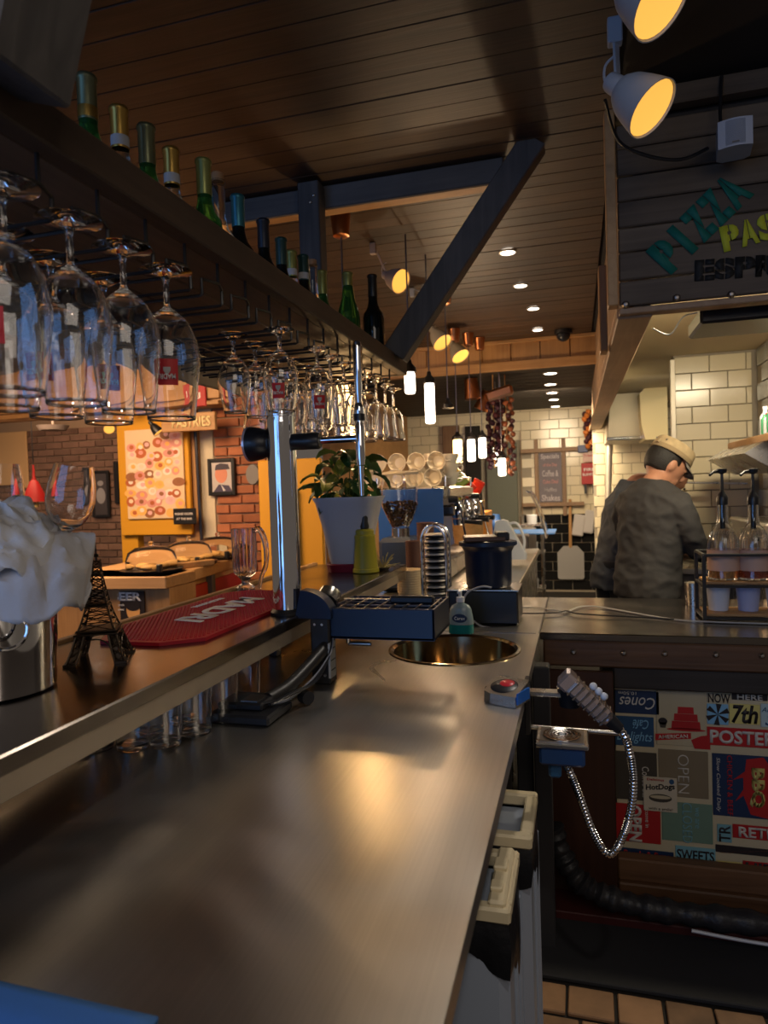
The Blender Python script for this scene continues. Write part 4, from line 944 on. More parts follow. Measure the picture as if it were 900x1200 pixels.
# plant pot
p = onz(412, 668, SZ); S = p.y/800
pp = thing('plant_pot', 'flared white plant pot in a dark red saucer on the bar shelf', 'pot', (p.x, p.y, SZ+.0005), R_(8))
def sqr(bb, prof, n=40, e=.35):
    rows = []
    for r, z in prof:
        row = []
        for i in range(n):
            a = 2*math.pi*i/n; c, s = math.cos(a), math.sin(a); k_ = 1/((abs(c)**(2/e*.5)+abs(s)**(2/e*.5))**(e*.5*2/2) if False else (abs(c)**4+abs(s)**4)**.25)
            row.append(bb.bm.verts.new((r*c*k_, r*s*k_, z)))
        rows.append(row)
    for a, c in zip(rows, rows[1:]):
        for i in range(n): j = (i+1) % n; bb.bm.faces.new((a[i], a[j], c[j], c[i]))
    bb.bm.faces.new(rows[0]); bb.bm.faces.new(rows[-1]); return bb
sqr(B(), [(.070,.012),(.072,.014),(.082,.05),(.100,.16),(.128,.275),(.138,.292),(.138,.297),(.130,.297),(.121,.275),(.094,.16),(.07,.04)]).obj('pot', mat('white_pot', (.42,.42,.46), .45), pp, True)
sqr(B(), [(.070,.0),(.088,.0),(.094,.03),(.090,.034),(.084,.012)]).obj('saucer', mat('dark_red_saucer', (.16,.008,.02), .4), pp, True)
sqr(B(), [(.11,.262),(.12,.268)]).obj('soil', mat('soil', (.03,.02,.012), .9, bump=1), pp, True)
pl = thing('potted_plant', 'leafy green houseplant growing out of the white pot', 'plant', (p.x, p.y, SZ+.268))
def leafmesh(m):
    b = B(); n = 7
    ctr = [(0, 0, 0)]; 
    def f(u, v):
        L = .085; w_ = .030*math.sin(math.pi*min(1, u*.97+.02))**.7*(1-u*.35); x = L*u; y = (v-.5)*2*w_
        return Vector((x, y, .010*math.sin(math.pi*u)-.5*u*u*.03+abs(v-.5)*.02+.003*math.sin(u*19)*abs(v-.5)))
    b.grid(f, 8, 4); return b.mesh('leaf', m, True)
lm, ly = leafmesh(leaf), leafmesh(leaf_y)
rn = random.Random(4)
for i in range(64):
    a = rn.uniform(0, 2*math.pi); e = rn.uniform(-.2, 1.2); h_ = rn.uniform(.0, .20); rr = rn.uniform(.02, .12)
    base = Vector((rr*math.cos(a)-.02, rr*math.sin(a), h_*(1-rr*2)+.03)); tipd = rn.uniform(-1.0, .5)
    o = bpy.data.objects.new('leaf', ly if rn.random() < .22 else lm); C.objects.link(o); o.parent = pl; o.location = base
    o.rotation_euler = (rn.uniform(-.6,.6), -tipd*.8+.2, a+rn.uniform(-.7,.7)); s = rn.uniform(.75, 1.25); o.scale = (s, s, s)
b = B()
for i in range(16):
    a = i*.9; b.tube([(0,0,-.005),(.03*math.cos(a),.03*math.sin(a),.07),(.08*math.cos(a),.08*math.sin(a),.12+.05*math.sin(i))], .0022, 5, smooth=4)
b.obj('stems', leaf, pl)
# olive squeeze bottle with black nozzle
p = onz(429, 671, SZ); sb_ = thing('pump_jug', 'olive yellow tapered cup-shaped dispenser with black spout on the bar shelf', 'dispenser', (p.x, p.y, SZ+.0005))
B().lathe([(0,0),(.048,0),(.052,.004),(.051,.016),(.048,.018),(.040,.13),(.041,.134),(.041,.146),(.036,.15),(.036,.164),(.030,.17),(0,.172)], seg=36).obj('body', olive, sb_, True)
B().lathe([(0,.17),(.016,.17),(.018,.18),(.014,.20),(.016,.215),(.012,.235),(0,.24)], seg=18).obj('pump_head', black, sb_, True)
B().tube([(0,0,.22),(-.004,0,.245),(-.018,0,.255),(-.028,0,.252)], [.010,.009,.007,.005], 10, smooth=4).obj('spout', black, sb_, True)
# dried sprig in a tiny dish at the shelf end
p = onz(455, 668, SZ); sp = thing('dried_sprig', 'small dried straw-coloured sprig at the far end of the bar shelf', 'plant', (p.x-.02, p.y, SZ+.0005))
B().lathe([(0,0),(.02,0),(.03,.012),(.027,.012),(0,.004)], seg=16).obj('dish', steel_dark, sp, True)
b = B()
for i in range(46):
    a = rn.uniform(0, 6.28); l = rn.uniform(.03,.075); e = rn.uniform(.1,1.1); b.tube([(0,0,.006),(l*.5*math.cos(a)*math.cos(e),l*.5*math.sin(a)*math.cos(e),.01+l*.5*math.sin(e)),(l*math.cos(a)*math.cos(e),l*math.sin(a)*math.cos(e),.006+l*math.sin(e))], .0014, 4)
b.obj('twigs', mat('straw', (.40,.32,.12), .8), sp)
# ================================================================== WORKTOP ITEMS
p = onz(598, 826, WT); se = thing('card_reader', 'rounded chrome device with red oval top at the worktop edge', 'device', (p.x-.012, p.y+.03, WT+.0005), R_(-22))
pr = [(-.045,-.02),(-.040,-.034),(-.02,-.042),(.045,-.042),(.045,.035),(-.03,.035),(-.043,.02)]
b = B(); v0 = [b.bm.verts.new((x, y, 0)) for x, y in pr]; v1 = [b.bm.verts.new((x*.97, y*.97, .024+.022*(y+.042)/.077)) for x, y in pr]
b.bm.faces.new(v0); b.bm.faces.new(v1)
for i in range(7): j = (i+1) % 7; b.bm.faces.new((v0[i], v0[j], v1[j], v1[i]))
b.obj('body', steel, se)
tl = Matrix.Rotation(math.atan(.022/.077), 3, 'X')
b = B(); b.lathe([(0,.003),(.8,.003),(1,.0)], (-.002,-.004,.0352), 28, tl @ Matrix.Diagonal((.033,.030,1))); b.obj('black_dial', black, se, True)
b = B(); b.lathe([(0,.0045),(.8,.0045),(1,.0025)], (.002,.004,.038), 24, tl @ Matrix.Diagonal((.018,.015,1))); b.obj('red_button', mat('red_button', (.5,.02,.03), .3), se, True)
B().box((.0455,-.003,.018),(.002,.062,.026)).obj('side_panel', mat('blue_panel', (.03,.16,.6), .3), se)
# soap
p = onz(539, 745, WT); so = thing('soap_bottle', 'pump bottle of teal hand soap beside the sink', 'bottle', (p.x, p.y+.03, WT+.0005))
mtl = mat('teal_soap', (.02,.28,.26), .15, 0, .3)
def oval(bb, prof, ex=.62, n=32):
    rows = [[bb.bm.verts.new((r*math.cos(2*math.pi*i/n), r*ex*math.sin(2*math.pi*i/n), z)) for i in range(n)] for r, z in prof]
    for a, c in zip(rows, rows[1:]):
        for i in range(n): j = (i+1) % n; bb.bm.faces.new((a[i], a[j], c[j], c[i]))
    bb.bm.faces.new(rows[0]); bb.bm.faces.new(rows[-1]); return bb
oval(B(), [(.038,.0),(.043,.004),(.043,.034)]).obj('liquid', mtl, so, True)
oval(B(), [(.0435,.0345),(.043,.05),(.037,.085),(.030,.098),(.014,.106),(.012,.112)]).obj('body', mat('clear_soap_bottle', (.34,.44,.46), .2, 0, .35), so, True)
B().lathe([(0,.11),(.014,.11),(.014,.126),(.006,.128),(.005,.142),(0,.142)], seg=18).obj('pump', white_pl, so, True)
B().box((.0,-.012,.145),(.012,.034,.008),bev=.002).obj('nozzle', white_pl, so)
b = B(); b.lathe([(0,.0015),(.95,.0015),(1,0)], (0,-.0265,.058), 26, Matrix.Rotation(R_(90),3,'X') @ Matrix.Diagonal((.026,.015,1))); lo = b.obj('label', snavy, so)
txt('Carex', .036, .011, white_ink, (0,-.0282,.058), FRONT, lo, .0006, .01)
# black equipment box with bin-like hopper, white cable
bt = ony(545, 735, 2.46); br_ = ony(608, 735, 2.46); ht = ony(575, 692, 2.46).z
eb = thing('equipment_box', 'black box with thin steel top edge behind the sink, cable across its front', 'box', ((bt.x+br_.x)/2-.03, 2.56, WT+.0005))
Wb = br_.x-bt.x+.06
B().box((0,0,(ht-WT)/2), (Wb, .2, ht-WT-.004), bev=.006).obj('case', black, eb); B().box((0,0,ht-WT-.001), (Wb+.004,.204,.003)).obj('top_trim', steel, eb)
kb = thing('knock_box', 'round dark navy bin with a tray on top, standing on the black box', 'bin', (eb.location.x+.012, 2.56, ht+.002))
B().lathe([(0,0),(.078,0),(.084,.01),(.088,.13),(.098,.15),(.108,.155),(.108,.168),(.10,.17),(0,.165)], seg=36).obj('body', navy, kb, True)
B().box((-.012,-.02,.182),(.15,.14,.018),Matrix.Rotation(.2,3,'Z'),bev=.004).obj('tray', mat('brown_tray', (.10,.05,.03), .5), kb); B().box((.055,-.02,.19),(.045,.11,.03),Matrix.Rotation(.2,3,'Z'),bev=.004).obj('box', black, kb)
b = B().tube([(.035,-.112,.012),(.0,-.116,.016),(-.05,-.114,-.005),(-.068,-.112,-.045),(-.05,-.114,-.09),(-.01,-.125,-.122),(.03,-.13,-.130)], .004, 7, smooth=7)
tag(b.obj('cable', mat('grey_white_cable', (.40,.40,.42), .5), None, True, (eb.location.x, 2.56, ht+.0)), 'pale cable looping over the front of the black box', 'cable')
zc = WT+.005
b = B(); P_ = [onz(u, v, zc) for u, v in ((612,712),(630,712),(655,716),(664,717),(680,711),(700,711),(730,716),(770,723),(800,727),(840,729),(900,731))]
tag(b.tube(P_, .003, 6, smooth=6).obj('cable', mat('white_cable', (.45,.42,.38), .5), None, True), 'thin cable with a knot running along the pass counter to the bottle rack', 'cable')
P_ = [onz(u, v, zc) for u, v in ((612,720),(635,720),(655,719),(664,717),(675,720),(700,722),(740,724),(790,727))]
tag(B().tube([q+Vector((0,0,.004)) for q in P_], .0025, 6, smooth=6).obj('cable', black, None, True), 'thin dark cable crossing the pale one on the pass counter', 'cable')
# cups and stacks
def cupstack(u, v, y, n, r, lab, m, dz=.0085, h=.09):
    p = ony(u, v, y); t = thing('cup_stack', lab, 'cups', (p.x, y, WT+.0005), group='cup stacks by the sink')
    for i in range(n): B().lathe([(0,i*dz+.002),(r*.72,i*dz),(r*.98,i*dz+h),(r*1.03,i*dz+h),(r*1.03,i*dz+h+.005),(r*.96,i*dz+h+.004),(r*.7,i*dz+.006),(0,i*dz+.006)], seg=28).obj('cup', m, t, True)
    return t
cream_cup = mat('cream_paper_cup', (.58,.46,.30), .7); brown_cup = mat('brown_paper_cup', (.10,.045,.035), .6); striped = mat('pale_lid', (.55,.50,.44), .5)
cupstack(482, 735, 2.90, 10, .054, 'leaning stack of cream paper cups left of the chrome arch', cream_cup, .0105, .05)
cupstack(487, 735, 3.02, 16, .034, 'tall brown paper cup stack behind the cream cups', brown_cup, .011, .095)
cupstack(502, 735, 3.12, 20, .040, 'tallest brown cup stack behind the chrome arch', brown_cup, .0125, .10)
p = ony(512, 735, 2.78)
st = thing('lid_dispenser', 'chrome arched wire holder full of stacked pale cup lids', 'dispenser', (p.x+.004, 2.78, WT+.0005))
for i in range(21): B().lathe([(0,0),(.043,0),(.046,.002),(.043,.006),(.036,.009),(0,.009)], (0,0,.035+i*.0135), 26).obj('lid', striped if i % 2 == 0 else black, st, True)
for yy in (-.040, .040):
    B().tube([(-.050,yy,.0),(-.050,yy,.25),(-.046,yy,.31),(-.02,yy,.345),(.02,yy,.345),(.046,yy,.31),(.050,yy,.25),(.050,yy,.0)], .007, 10, smooth=6).obj('arch', chrome, st, True)
B().box((0,0,.012),(.12,.10,.024),bev=.004).obj('base', steel_dark, st)
# small metal bits near the tray end
p = onz(520, 742, WT); tl_ = thing('steel_tongs', 'small steel tongs lying between the drip tray and the soap', 'tongs', (p.x-.02, p.y+.06, WT+.012), R_(70))
for s in (-1, 1): B().prism([(0,0),(.14,.008),(.14,.014),(0,.006)], (0,s*.004,.0), (1,0,0), (0,s,0), (0,0,.002)).obj('arm', steel, tl_)
# ================================================================== GLASS RINSER, HAND SHOWER, BINS
RY = 1.62
a = ony(627, 873, RY); c = ony(690, 875, RY)
ri = thing('glass_rinser', 'steel glass rinser with ring grille on a blue box beside the worktop', 'rinser', ((a.x+c.x)/2, RY+.055, a.z))
W_ = c.x-a.x
B().box((0,0,0),(W_,.115,.012),bev=.003).obj('top_plate', steel, ri); B().box((0,0,.007),(W_*.84,.095,.003)).obj('recess', steel_dark, ri)
for r in (.014,.024,.034,.042): B().lathe([(r-.0028,.0085),(r+.0028,.0085),(r+.0028,.011),(r-.0028,.011)], seg=32, close=True).obj('spray_ring', chrome, ri, True)
B().lathe([(0,.009),(.007,.009),(.006,.013),(0,.014)], seg=16).obj('spray_nozzle', white_pl, ri, True)
B().box((0,.0,-.028),(W_*.86,.10,.044),bev=.006).obj('box', mat('blue_box', (.02,.055,.16), .3), ri)
B().box((-.018,.0,-.07),(.03,.05,.04),bev=.006).obj('drain', mat('blue_valve', (.03,.10,.22), .35), ri)
rt = onx(600, 868, X1+.004); 
tag(B().cyl((X1+.002,RY+.135,a.z-.005), (ony(733,872,RY+.135).x,RY+.135,a.z-.008), .0065, seg=12).obj('steel_rail', steel, None, True), 'thin horizontal steel rod behind the glass rinser', 'rod')
h1 = ony(626, 817, RY); 
hb_ = thing('shower_bracket', 'steel flat arm bracket with black cup at the worktop edge', 'bracket', (X1, RY, h1.z))
B().box((-.0+.006, .05, -.035),(.012,.05,.13),bev=.002).obj('edge_plate', blackm, hb_); B().box((.055,.04,0),(.105,.035,.010),bev=.002).obj('arm', steel, hb_)
B().lathe([(0,-.035),(.024,-.033),(.028,0),(.030,.012),(.026,.014),(.02,.0),(0,0)], (.105,.04,.004), 22).obj('cup', black, hb_, True)
g0 = ony(668, 800, RY-.0); g1 = ony(716, 845, RY-.0); ax_ = (g1-g0).normalized()
hg = thing('spray_gun', 'clear and chrome spray gun pointing up left, resting on the black cup', 'spray gun', g0)
Mg = ax_.to_track_quat('Z', 'Y').to_matrix(); L = (g1-g0).length
gun = mat('ribbed_clear_chrome', (.62,.50,.46), .12, .75)
B().box(ax_*L*.45, (.050,.038,L*1.0), Mg, bev=.008).obj('grip', gun, hg)
for i in range(7): B().box(ax_*L*(.08+.13*i), (.053,.041,.005), Mg, bev=.001).obj('rib', dullchrome, hg)
B().box(ax_*(-.008), (.058,.042,.032), Mg, bev=.006).obj('head', gun, hg)
nrm_ = Vector((ax_.z*-1, 0, ax_.x)).normalized(); nrm_ = nrm_ if nrm_.z > 0 else -nrm_
for i in range(3): B().ball(ax_*L*(.34+.13*i)+nrm_*.031, .009).obj('button', white_pl, hg, True)
B().cyl(ax_*L*.92, ax_*(L*.92+.035), .017, .013, 18).obj('coupling', black, hg, True)
hp_ = [g1+ax_*.018]+[ony(u, v, y) for u, v, y in ((735,870,RY),(742,915,RY+.01),(738,955,RY+.03),(725,990,RY+.05),(712,1000,RY+.06),(695,975,RY+.06),(680,935,RY+.06),(668,905,RY+.055),(661,893,RY+.05))]
cp = catmull(hp_, 16); b = B(); dense = [cp[0]]; acc = 0
for p0_, p1_ in zip(cp, cp[1:]):
    n_ = max(1, round((p1_-p0_).length/.0024))
    dense += [p0_.lerp(p1_, (j+1)/n_) for j in range(n_)]
b.tube(dense, [(.0098, .0098, .0076)[j % 3] for j in range(len(dense))], 10); tag(b.obj('steel_hose', chrome, None, True), 'flexible ribbed steel hose looping down from the spray gun', 'hose')
# bins
def bin_(cx_, cy_, w_, d_, top, lab, lid):
    t = thing('waste_bin', lab, 'bin', (cx_, cy_, 0.001), group='bins under the worktop edge')
    B().box((0,0,top*.49),(w_*.94,d_*.94,top*.96),bev=.02).obj('body', bin_white, t)
    B().box((w_*.47+.001,0,top*.45),(.012,.012,top*.88),bev=.003).obj('moulded_rib', bin_white, t); B().box((w_*.47+.001,d_*.36,top*.45),(.012,.012,top*.88),bev=.003).obj('moulded_rib', bin_white, t)
    b = B(); n = 96
    def f(u, v):
        an = 2*math.pi*u; c_, s_2 = math.cos(an), math.sin(an); k_ = 1/max(abs(c_), abs(s_2))**.85
        sg_ = 1+.035*math.sin(an*7)*v+.015*math.sin(an*13+1)*v+.06*math.sin(v*3)
        lo = .13+.05*math.sin(an*2+lid)+.02*math.sin(an*5)
        return Vector((w_*.5*c_*k_*sg_*.98, d_*.5*s_2*k_*sg_*.98, top-.004-lo*v))
    b.grid(f, n, 8); bmesh.ops.remove_doubles(b.bm, verts=b.bm.verts, dist=.0005); o = b.obj('bin_bag', bagm, t, True, label='black bag folded over the rim')
    fr = B(); R2 = .028
    fr.box((0,-d_/2+R2/2,top),(w_,R2,.03),bev=.005); fr.box((0,d_/2-R2/2,top),(w_,R2,.03),bev=.005); fr.box((-w_/2+R2/2,0,top),(R2,d_-2*R2,.03),bev=.005); fr.box((w_/2-R2/2,0,top),(R2,d_-2*R2,.03),bev=.005)
    fr.obj('rim_frame', cream_pl, t)
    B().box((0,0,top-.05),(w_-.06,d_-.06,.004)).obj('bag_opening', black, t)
    if lid:
        B().box((-.02,0,top+.004),(w_-.10,d_-.07,.012),bev=.003).obj('lid', steel_dark, t)
        B().box((w_/2-.026,0,top+.014),(.034,d_*.92,.022),bev=.005).obj('lid_bar', cream_pl, t); B().box((w_/2-.03,d_*.1,top+.028),(.028,d_*.18,.012),bev=.003).obj('latch', cream_pl, t); B().box((w_/2-.03,-d_*.25,top+.028),(.024,d_*.14,.010),bev=.003).obj('latch', cream_pl, t)
bin_(-.205, 1.60, .19, .235, .62, 'grey-white bin with open beige rim, farther one under the worktop', 0)
bin_(-.235, 1.355, .20, .22, .60, 'grey-white bin with beige latched lid bar, nearer one under the worktop', 1)
# ================================================================== SYRUP RACK ON THE PASS
A = onz(826, 729, WT)
sr = thing('syrup_rack', 'black metal two-tier rack with wooden shelves at the right of the pass', 'rack', (A.x, A.y, WT+.0005))
RD, RW, RH = .16, .62, .235
zsh = ony(822, 683, A.y).z-WT
for x in (0, RW):
    for y in (0, RD): B().box((x,y,RH/2),(.012,.012,RH),bev=.001).obj('upright', blackm, sr)
for z in (.014, zsh-.012, RH):
    for y in (0, RD): B().box((RW/2,y,z),(RW,.010,.010),bev=.001).obj('bar', blackm, sr)
    for x in (0, RW): B().box((x,RD/2,z),(.010,RD,.010),bev=.001).obj('bar', blackm, sr)
for z in (.024, zsh-.002): 
    for j in range(2): B().box((RW/2,RD*(.27+.46*j),z),(RW-.014,RD*.44,.010),bev=.002).obj('shelf_board', pine, sr)
syr = [mat('amber_syrup', (.75,.35,.10), .05, 0, .8, ior=1.35), mat('red_brown_syrup', (.35,.05,.02), .05, 0, .6, ior=1.35)]
def syrup(u, i, lab):
    p = ony(u, 683, A.y+RD*.5); t = thing('syrup_bottle', lab, 'bottle', (p.x, A.y+RD*.5, WT+zsh+.0045), group='pump syrup bottles')
    z_ = lambda v: ony(u, v, A.y+RD*.5).z-WT-zsh-.003
    b = B(); prof = [(0,.002),(.050,0),(.052,.004),(.052,z_(640)),(.050,z_(632)),(.036,z_(622)),(.020,z_(614)),(.017,z_(606)),(.017,z_(592))]
    inn = [(r-.002, z+.002) for r, z in reversed(prof[2:])]
    b.lathe(prof+inn+[(0,.006)], seg=40); b.obj('bottle_body', glass, t, True)
    B().lathe([(0,.007),(.0485,.007),(.0485,z_(662 if i != 1 else 668)),(0,z_(662 if i != 1 else 668))], seg=36).obj('syrup', syr[0 if i != 1 else 1], t, True)
    b = B()
    for q in range(28): a = 2*math.pi*q/28; b.tube([(.0525*math.cos(a),.0525*math.sin(a),z_(646)),(.050*math.cos(a),.050*math.sin(a),z_(633)),(.037*math.cos(a),.037*math.sin(a),z_(623))], .0012, 4)
    b.obj('ribs', glass_thin, t)
    B().lathe([(.0526,z_(668)),(.0530,z_(668)),(.0530,z_(644)),(.0526,z_(644))], seg=40).obj('label', mat('peach_label%d' % i, (.58,.36,.26), .6), t, True)
    B().cyl((0,0,z_(620)),(0,0,z_(592)),.0085,.0085,14).obj('pump_tube', black, t, True)
    B().lathe([(0,z_(592)),(.018,z_(592)),(.019,z_(584)),(.014,z_(580)),(.006,z_(576)),(.005,z_(556)),(.016,z_(554)),(.018,z_(550)),(0,z_(549))], seg=24).obj('pump', black, t, True)
    B().tube([(0,0,z_(552)),(-.03,-.02,z_(553)),(-.045,-.03,z_(557))], .005, 8).obj('spout', black, t, True)
for i, (u, l) in enumerate(((848,'ribbed glass syrup bottle with amber syrup, left of the two full ones'),(884,'ribbed glass syrup bottle with red-brown syrup, next to the right'),(921,'ribbed glass syrup bottle cut by the right photo edge'))): syrup(u, i, l)
for i, (u, m) in enumerate(((842,white_pl),(877,mat('lilac_cup',(.42,.44,.62),.5)),(912,white_pl),(945,white_pl))):
    p = ony(u, 715, A.y+RD*.5); o = B().lathe([(0,.002),(.032,0),(.040,.085),(.042,.088),(.039,.088),(.031,.004),(0,.005)], seg=26).obj('tub', m, None, True, (p.x, A.y+RD*.5, WT+.0305))
    tag(o, ['plain white tub on the lower tier at the rack end', 'lilac white tub below the red-brown syrup bottle', 'white tub low on the rack at the photo edge', 'white tub outside the right photo edge on the rack'][i], 'tub', 'tubs on the lower rack tier')
o = B().lathe([(0,0),(.030,0),(.034,.09),(.030,.09),(0,.08)], seg=22).obj('steel_cup', steel, None, True, (ony(812,650,2.95).x, 2.95, WT+.0005+.0)); tag(o, 'small steel cup behind the left post of the syrup rack', 'cup')
# ================================================================== COFFEE STATION
gx = ony(469, 600, 3.3).x; Yg = 3.3
zv = lambda u, v, y: ony(u, v, y).z-WT
g = thing('coffee_grinder', 'coffee grinder with clear hopper half full of beans and dark body', 'grinder', (gx, Yg, WT+.0005))
z0_, z1_ = zv(469, 619, Yg), zv(469, 556, Yg); R_h = .092
B().box((0,0,z0_/2-.02),(.18,.22,z0_-.045),bev=.02).obj('body', mat('dark_blue_grey_body',(.035,.05,.09),.4), g)
B().cyl((0,0,z0_-.045),(0,0,z0_+.0),.045,.045,24).obj('collar', dullchrome, g, True)
hp2 = [(.040,z0_),(.060,z0_+.04),(R_h,z0_+.11),(R_h,z1_),(R_h-.002,z1_),(R_h-.002,z0_+.111),(.058,z0_+.042),(.038,z0_+.001)]
B().lathe(hp2, seg=34).obj('hopper', glass, g, True)
B().lathe([(0,z1_),(R_h+.006,z1_),(R_h+.008,z1_+.008),(R_h*.6,z1_+.016),(0,z1_+.018)], seg=30).obj('hopper_lid', mat('hopper_lid',(.45,.40,.34),.4), g, True)
b = B(); rb = random.Random(2)
for i in range(420):
    zb = rb.uniform(.01, .135); rm = np.interp(zb, [0,.04,.11,.14], [.032,.054,R_h-.012,R_h-.012]); a = rb.uniform(0, 6.283); rr_ = rm*(1 if rb.random() < .7 and zb < .125 else math.sqrt(rb.random()))
    b.ball((rr_*math.cos(a), rr_*math.sin(a), z0_+zb), (.009,.006,.006), 7, 5, Matrix.Rotation(rb.uniform(0,3), 3, 'Z') @ Matrix.Rotation(rb.uniform(0,3), 3, 'X'))
b.obj('beans', beans, g, True)['kind'] = 'stuff'
blue_b = mat('blue_reflection_panel', (.03,.10,.34), .3)  # the machine side's blue reflection is put into this colour
m_ = thing('espresso_machine', 'large steel espresso machine with painted-in blue reflection and chrome group heads behind the grinder', 'coffee machine', (-.86, 4.05, WT+.0005))
ML, MW = .95, .40
B().box((0,0,.06),(MW,ML,.10),bev=.01).obj('base', steel, m_); B().box((-.06,0,.27),(MW*.62,ML*.96,.36),bev=.02).obj('rear_body', blue_b, m_)
B().box((0,0,.475),(MW*1.0,ML,.07),bev=.02).obj('upper_body', steel, m_); B().box((0,-ML/2-.006,.29),(MW*.9,.012,.42),bev=.02).obj('end_panel', blue_b, m_)
B().box((MW*.26,0,.118),(MW*.5,ML*.94,.016),bev=.003).obj('drip_grate', steel_dark, m_)
B().box((MW*.5+.004,0,.475),(.010,ML*.9,.05),bev=.003).obj('front_panel', dullchrome, m_)
for x in (-MW/2+.01, MW/2-.01): B().tube([(x,-ML/2+.02,.51),(x,-ML/2+.02,.56),(x,ML/2-.02,.56),(x,ML/2-.02,.51)], .006, 8).obj('top_rail', chrome, m_, True)
for i, y in enumerate((-.28, .02, .30)):
    hh = B().lathe([(0,.0),(.036,.0),(.040,.01),(.040,.05),(.030,.065),(.030,.10),(0,.10)], (MW/2+.03,y,.33), 24).obj('group_head', chrome, m_, True)
    B().lathe([(0,0),(.030,0),(.036,.012),(.036,.035),(0,.035)], (MW/2+.03,y,.292), 22).obj('portafilter', chrome, hh, True)
    B().tube([(MW/2+.05,y-.01,.312),(MW/2+.16,y-.03,.305)], [.010,.015], 10).obj('handle', black, hh, True)
    B().box((MW/2-.03,y,.375),(.09,.09,.06),bev=.01).obj('group_mount', dullchrome, hh)
for y in (-.42, .44):
    B().tube([(MW/2+.0,y,.42),(MW/2+.06,y,.40),(MW/2+.08,y+.02,.25),(MW/2+.12,y+.05,.10)], .006, 8, smooth=5).obj('steam_wand', chrome, m_, True)
    B().cyl((MW/2,y,.44),(MW/2+.05,y,.44),.020,.016,16).obj('steam_knob', black, m_, True)
# cups on top, mouths toward the viewer
_cm = B().lathe([(0,0),(.022,0),(.030,.012),(.044,.055),(.0455,.062),(.043,.062),(.040,.050),(.026,.012),(0,.008)], seg=30).mesh('cup_body', porcelain, True)
_hm = B().tube([(.040,0,.048),(.060,0,.050),(.064,0,.034),(.050,0,.018),(.034,0,.016)], .004, 7, smooth=5).mesh('cup_handle', porcelain, True)
ctop = .9+.51+.006
ci = 0
def cup(x, y, z, rot, lab):
    t = thing('coffee_cup', lab, 'cup', (x, y, z), group='cream cups on the espresso machine'); t.rotation_euler = rot; t.scale = (1.12,1.12,1.12)
    for nm, me in (('cup_body', _cm), ('handle', _hm)): o = bpy.data.objects.new(nm, me); C.objects.link(o); o.parent = t
cyv = 3.66
for row in range(2):
    for i in range(4):
        x = ony(442+22.5*i+(5 if row else 0), 540, cyv).x; cup(x, cyv+.0+row*.0, ctop+.045+row*.086, (R_(90), 0, rnd.uniform(-.1,.1)), 'cream cup lying mouth forward on the espresso machine, %s row, %s from left' % (('lower','upper')[row], ORD[i]))
for i in range(3):
    for j in range(2): cup(ony(507+j*9, 540, 3.70).x+.035*j, 3.70+.1*j, ctop+.001+i*.052, (0, 0, R_(-20+30*j)), 'upright cream cup at right of the machine top, %s level, %s stack' % (('bottom','middle','top')[i], ('left','right')[j]))
# goods behind the machine
def simple_box(name, u0, v0, u1, v1, y, d_, m, lab, cat, bev=.006, base=None):
    a, c = ony(u0, v0, y), ony(u1, v1, y); zb_ = c.z if base is None else base
    o = B().box((0,0,(a.z-zb_)/2),(c.x-a.x,d_,a.z-zb_),bev=bev).obj(name, m, None, False, ((a.x+c.x)/2, y+d_/2, zb_)); tag(o, lab, cat); return o
bk2 = thing('back_cabinet', 'low steel cabinet at the far end of the coffee counter', 'cabinet', (0,0,0))
B().box((-.72,4.3,.43),(.80,2.35,.855)).obj('carcass', steel_dark, bk2); B().box((-.316,4.3,.43),(.012,2.3,.8)).obj('front', steel, bk2)
B().box((-.75, 6.1, .5),(.75,1.1,1.0),bev=.01).obj('end_unit', steel_dark, bk2)
simple_box('crate', 545, 600, 572, 628, 5.2, .3, mat('orange_crate',(.75,.32,.06),.5), 'orange box on the far end of the coffee counter', 'box', base=.9415)
simple_box('tray', 575, 627, 650, 636, 5.75, .55, mat('bright_blue_plastic',(.06,.22,.60),.4), 'bright blue flat tray on the far steel unit', 'tray', base=1.002)
p = ony(583, 636, 5.7); o = B().lathe([(0,0),(.06,0),(.06,.10),(.035,.13),(.03,.17),(0,.17)], seg=20).obj('blue_jug', mat('blue_jug_plastic',(.04,.15,.50),.4), None, True, (p.x, 5.65, 1.002)); tag(o, 'blue jug beside the bright blue tray', 'jug')
p = ony(555, 690, 4.9); t = thing('white_jug', 'large white plastic jug with slanted shoulder on the coffee counter', 'jug', (-.44, 4.35, .941))
B().prism([(-.09,0),(.13,0),(.13,.03),(.02,.24),(-.01,.25),(-.05,.24),(-.09,.05)], (0,-.05,0), (1,0,0), (0,0,1), (0,.1,0)).obj('body', white_pl, t); B().tube([(.02,0,.22),(.08,0,.22),(.12,0,.12),(.11,0,.04)], .008, 8, smooth=5).obj('handle', white_pl, t, True)
# clear curved screen by the machine
o = B().grid(lambda a, c: Vector((-.36+.14*a, 5.2+.5*c, 1.36-.36*a**1.7)), 12, 3).obj('glass_screen', glass_thin, None, True); s2 = o.modifiers.new('s', 'SOLIDIFY'); s2.thickness = .006; tag(o, 'curved clear guard sloping down at the far end of the counter', 'screen')
